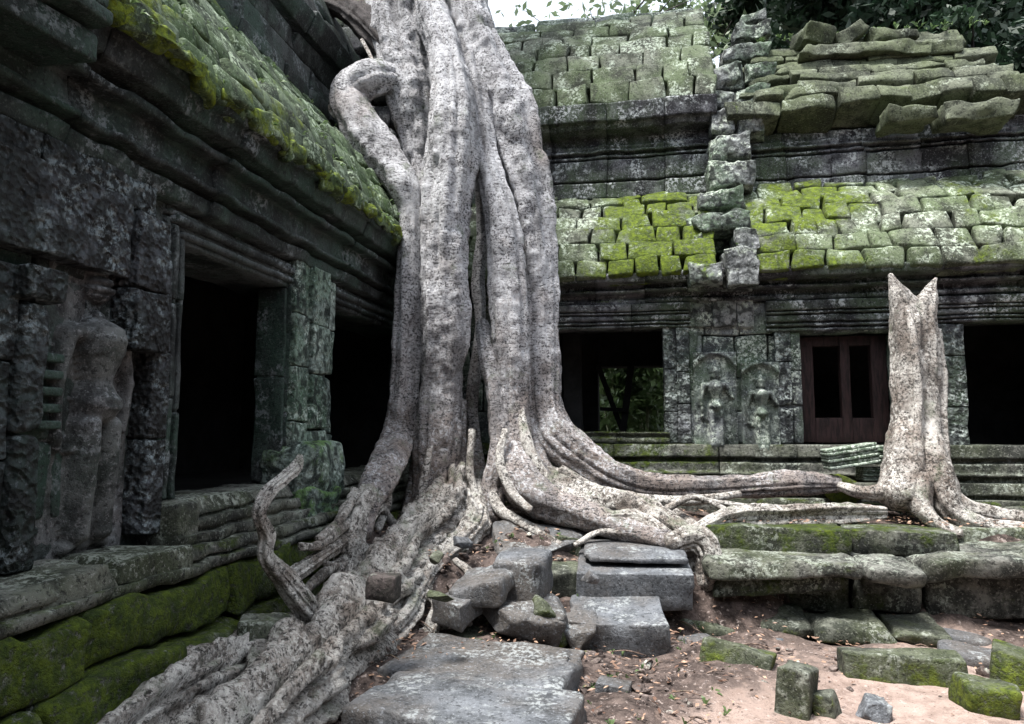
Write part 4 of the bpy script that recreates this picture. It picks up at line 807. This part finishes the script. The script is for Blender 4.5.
tree('forest_tree', 'dark green tree just right of the pediment top', (bx(815, 17), 17, .7), 12, .25, ((bx(820, 17), 17, 11.4), (2.3, 2, 2.3)), M_leafd, n=26000, size=.11, group=G)
tree('forest_tree', 'low shadowy tree beyond the right end of the broken roof', (bx(1000, 12), 12.5, .7), 7, .16, ((bx(1010, 12), 12.5, 6.8), (1.7, 1.5, 2.4)), M_leafd, n=24000, size=.09, group=G)
tree('forest_tree', 'distant dark tree mass behind all trees of the right corner', (bx(930, 21), 21, .7), 13, .3, ((bx(940, 21), 21, 11), (5, 2, 5)), M_leafd, n=40000, size=.16, group=G, clumps=110)
tree('bare_tree', 'nearly bare pale tree above the middle of the back roof', (bx(610, 16), 16, .7), 10.5, .1, ((bx(615, 16), 16, 10.6), (3.2, 1.5, 1.6)), M_leafp, n=1300, size=.1, bark_=M_dbark, branches=22)
tree('bare_tree', 'thin pale tree close to the pediment top', (bx(700, 18), 18, .7), 11.5, .1, ((bx(705, 18), 18, 12.2), (2.2, 1.5, 1.4)), M_leafp, n=3200, size=.1, bark_=M_dbark, branches=16)
# bamboo clump seen through the window
for i, (u, Y) in enumerate([(606, 13), (618, 12.4), (632, 13.2), (640, 12.6), (648, 12.2), (657, 13)]):
    p = at(u, 430, Y=Y); m_ = MB(); dx = random.uniform(-.25, .25)
    tube(m_, [[p[0]-dx, Y, .6, .035], [p[0], Y, 1.9, .03], [p[0]+dx, Y, 3.4, .02], [p[0]+dx*2.5, Y, 5.2, .008]], seg=8, step=.12)
    e = empty('bamboo', (p[0], Y, .6), ['slanting', 'upright', 'thick', 'pale', 'thin', 'rightmost'][i]+' bamboo cane seen through the open back window', 'bamboo', 'bamboo canes beyond the window')
    m_.build('cane', simple('bamboo_cane', (.12, .15, .07), (.3, .33, .2), 5, .5), e)
    m_ = MB(); leaves(m_, (p[0], Y, 2.6), (.5, .4, 1.6), 900, .09, 26, shell=.1); m_.build('foliage', M_leafb, e, False)
m_ = MB(); leaves(m_, (0, 15.5, 2.2), (3, .8, 2), 12000, .12, 60, shell=.1); tag(m_.build('undergrowth', M_leafb, None, False), 'green undergrowth behind the bamboo outside the back window', 'bushes')['kind'] = 'stuff'

# small ferns and grass rooted in roof joints and ledges
mf = MB()
def tuft(p, nrm, n_, L):
    for _ in range(n_):
        d = rng.normal(size=3)*.7+np.array(nrm)+UP*.6; d /= np.linalg.norm(d); sdv = np.cross(d, rng.normal(size=3)); sdv /= np.linalg.norm(sdv); l = L*random.uniform(.4, 1.); w_ = l*.13
        q = p+d*l*.5+sdv*0; e2 = p+d*l-UP*l*.35
        mf.add([p-sdv*w_*.4, p+sdv*w_*.4, q+sdv*w_, q-sdv*w_], [(0, 1, 2, 3)], 0, random.random()); mf.add([q-sdv*w_, q+sdv*w_, e2], [(0, 1, 2)], 0, random.random())
for k in range(110):
    f = random.random()**1.5; y = random.uniform(2.2, 7.2); i = min(8, int(f*9)); n0, z0 = pts_l[i]
    tuft(np.array([-2.65+n0+.03, y, z0+random.uniform(-.02, .04)]), (.8, 0, .3), 4, random.uniform(.03, .07))
for k in range(90): tuft(np.array([random.uniform(-.9, 5), 8-random.choice([.46, .3, .1]), random.choice([3.3, 3.52, 3.82])+.02]), (0, -.8, .2), 4, random.uniform(.03, .08))
for k in range(60): tuft(np.array([random.uniform(1.4, 4.3), 9.1, 6.6+random.uniform(-.1, .05)]), (0, -.3, .8), 5, random.uniform(.06, .16))
for k in range(110):
    x = random.uniform(-1.4, .6); y = random.uniform(3.6, 6.2); tuft(np.array([x, y, float(gz(np.array(x), np.array(y)))+.01]), (0, 0, .6), 4, random.uniform(.03, .09))
mf.build('fern_tufts', M_leafb, None, False)['kind'] = 'stuff'
CW = empty('light_blocking_wall', (2, -3.5, 0), 'unseen stone wall added behind the viewer to block low light from the courtyard', 'wall')  # unseen walls added to cut low frontal light and deepen contrast
mb = MB(); courses(mb, np.array([0, -3.5, 0]), EX, EY, [(0, z, 0, z+.5, .5) for z in np.arange(0, 5.5, .5)], -7, 9.5, (.7, 1.4), res=.3); mb.build('front_face', M_ledge, CW)
mb = MB(); courses(mb, np.array([8.5, 0, 0]), EY, -EX, [(0, z, 0, z+.5, .5) for z in np.arange(0, 5.5, .5)], -3.4, 7.4, (.7, 1.4), res=.3); mb.build('side_face', M_ledge, CW)
# ------------------------------------------------------------------ litter, pebbles, grass
n = 0; mp = MB(); ml = MB()
for k in range(1500):
    x = random.uniform(-2.3, 5); y = random.uniform(2.6, 7.3); s = float(gz(np.array(x), np.array(y), 3))
    if random.random() > .15+s*.9: continue
    zz = float(gz(np.array(x), np.array(y)))
    if y > 5.5 and x > .4: continue
    if k % 3: 
        r_ = random.uniform(.006, .03)*(1 if random.random() < .93 else 2.2); M_ = np.array(Matrix.Rotation(random.uniform(0, 6), 3, 'Z'))
        rbox(mp, (x, y, zz+.01), (r_, r_*.8, r_*.6), M_, r=r_*.5, res=.05, amp=r_*.4, freq=20, tint=random.random())
for k in range(520):
    x = random.uniform(-2.1, 3.2); y = random.uniform(3.0, 6.6)
    if random.random() > float(gz(np.array(x), np.array(y), 3)) or (y > 5.5 and x > .4): continue
    q = random.uniform(.012, .05)*(1.6 if random.random() < .1 else 1)
    rockhull(mp, (x, y, float(gz(np.array(x), np.array(y)))+q*.3), (q, q*.8, q*.6), np.array(Matrix.Rotation(random.uniform(0, 6), 3, 'Z')), 0, k, 9)
for k in range(5200):
    x = random.uniform(-2.3, 5); y = random.uniform(2.6, 7.3); s = float(gz(np.array(x), np.array(y), 3))
    if random.random() > .06+s: continue
    zz = float(gz(np.array(x), np.array(y)))+.03+random.uniform(0, .02)
    if y > 5.6 and x > .4: zz = max(zz, .83) if y > 6.2 else zz
    a = random.uniform(0, 6.28); L = random.uniform(.012, .03); W_ = L*random.uniform(.25, .5); d = np.array([math.cos(a), math.sin(a), random.uniform(-.3, .3)]); e_ = np.array([-math.sin(a), math.cos(a), random.uniform(-.4, .4)]); p = np.array([x, y, zz])
    ml.add([p-d*L, p-e_*W_, p+d*L, p+e_*W_+UP*.004], [(0, 1, 2, 3)], 0, random.random())
mp.build('pebbles', stone('brown_pebbles', (.05, .038, .034), (.2, .16, .145), (.1, .08, .07), .2, .2))['kind'] = 'stuff'; ml.build('leaf_litter', M_dead, None, False)['kind'] = 'stuff'
m_ = MB()
for k in range(46):
    u = random.uniform(385, 720); v = random.uniform(560, 720); p = at(u, v, Z=.12); p[2] = float(gz(np.array(p[0]), np.array(p[1])))+.03
    if k > 30: x = random.uniform(.4, 5); p = np.array([x, random.uniform(4.6, 5.7), .03])
    a = random.uniform(0, 6.28); L = random.uniform(.05, .16); d = np.array([math.cos(a), math.sin(a), .1])
    tube(m_, [[*(p-d*L), .003], [*(p+np.array([0, 0, .02])), .005], [*(p+d*L), .002]], seg=5, step=.03)
m_.build('twigs', M_broot)['kind'] = 'stuff'
for o in bpy.data.objects:
    if '_o' in o: del o['_o']
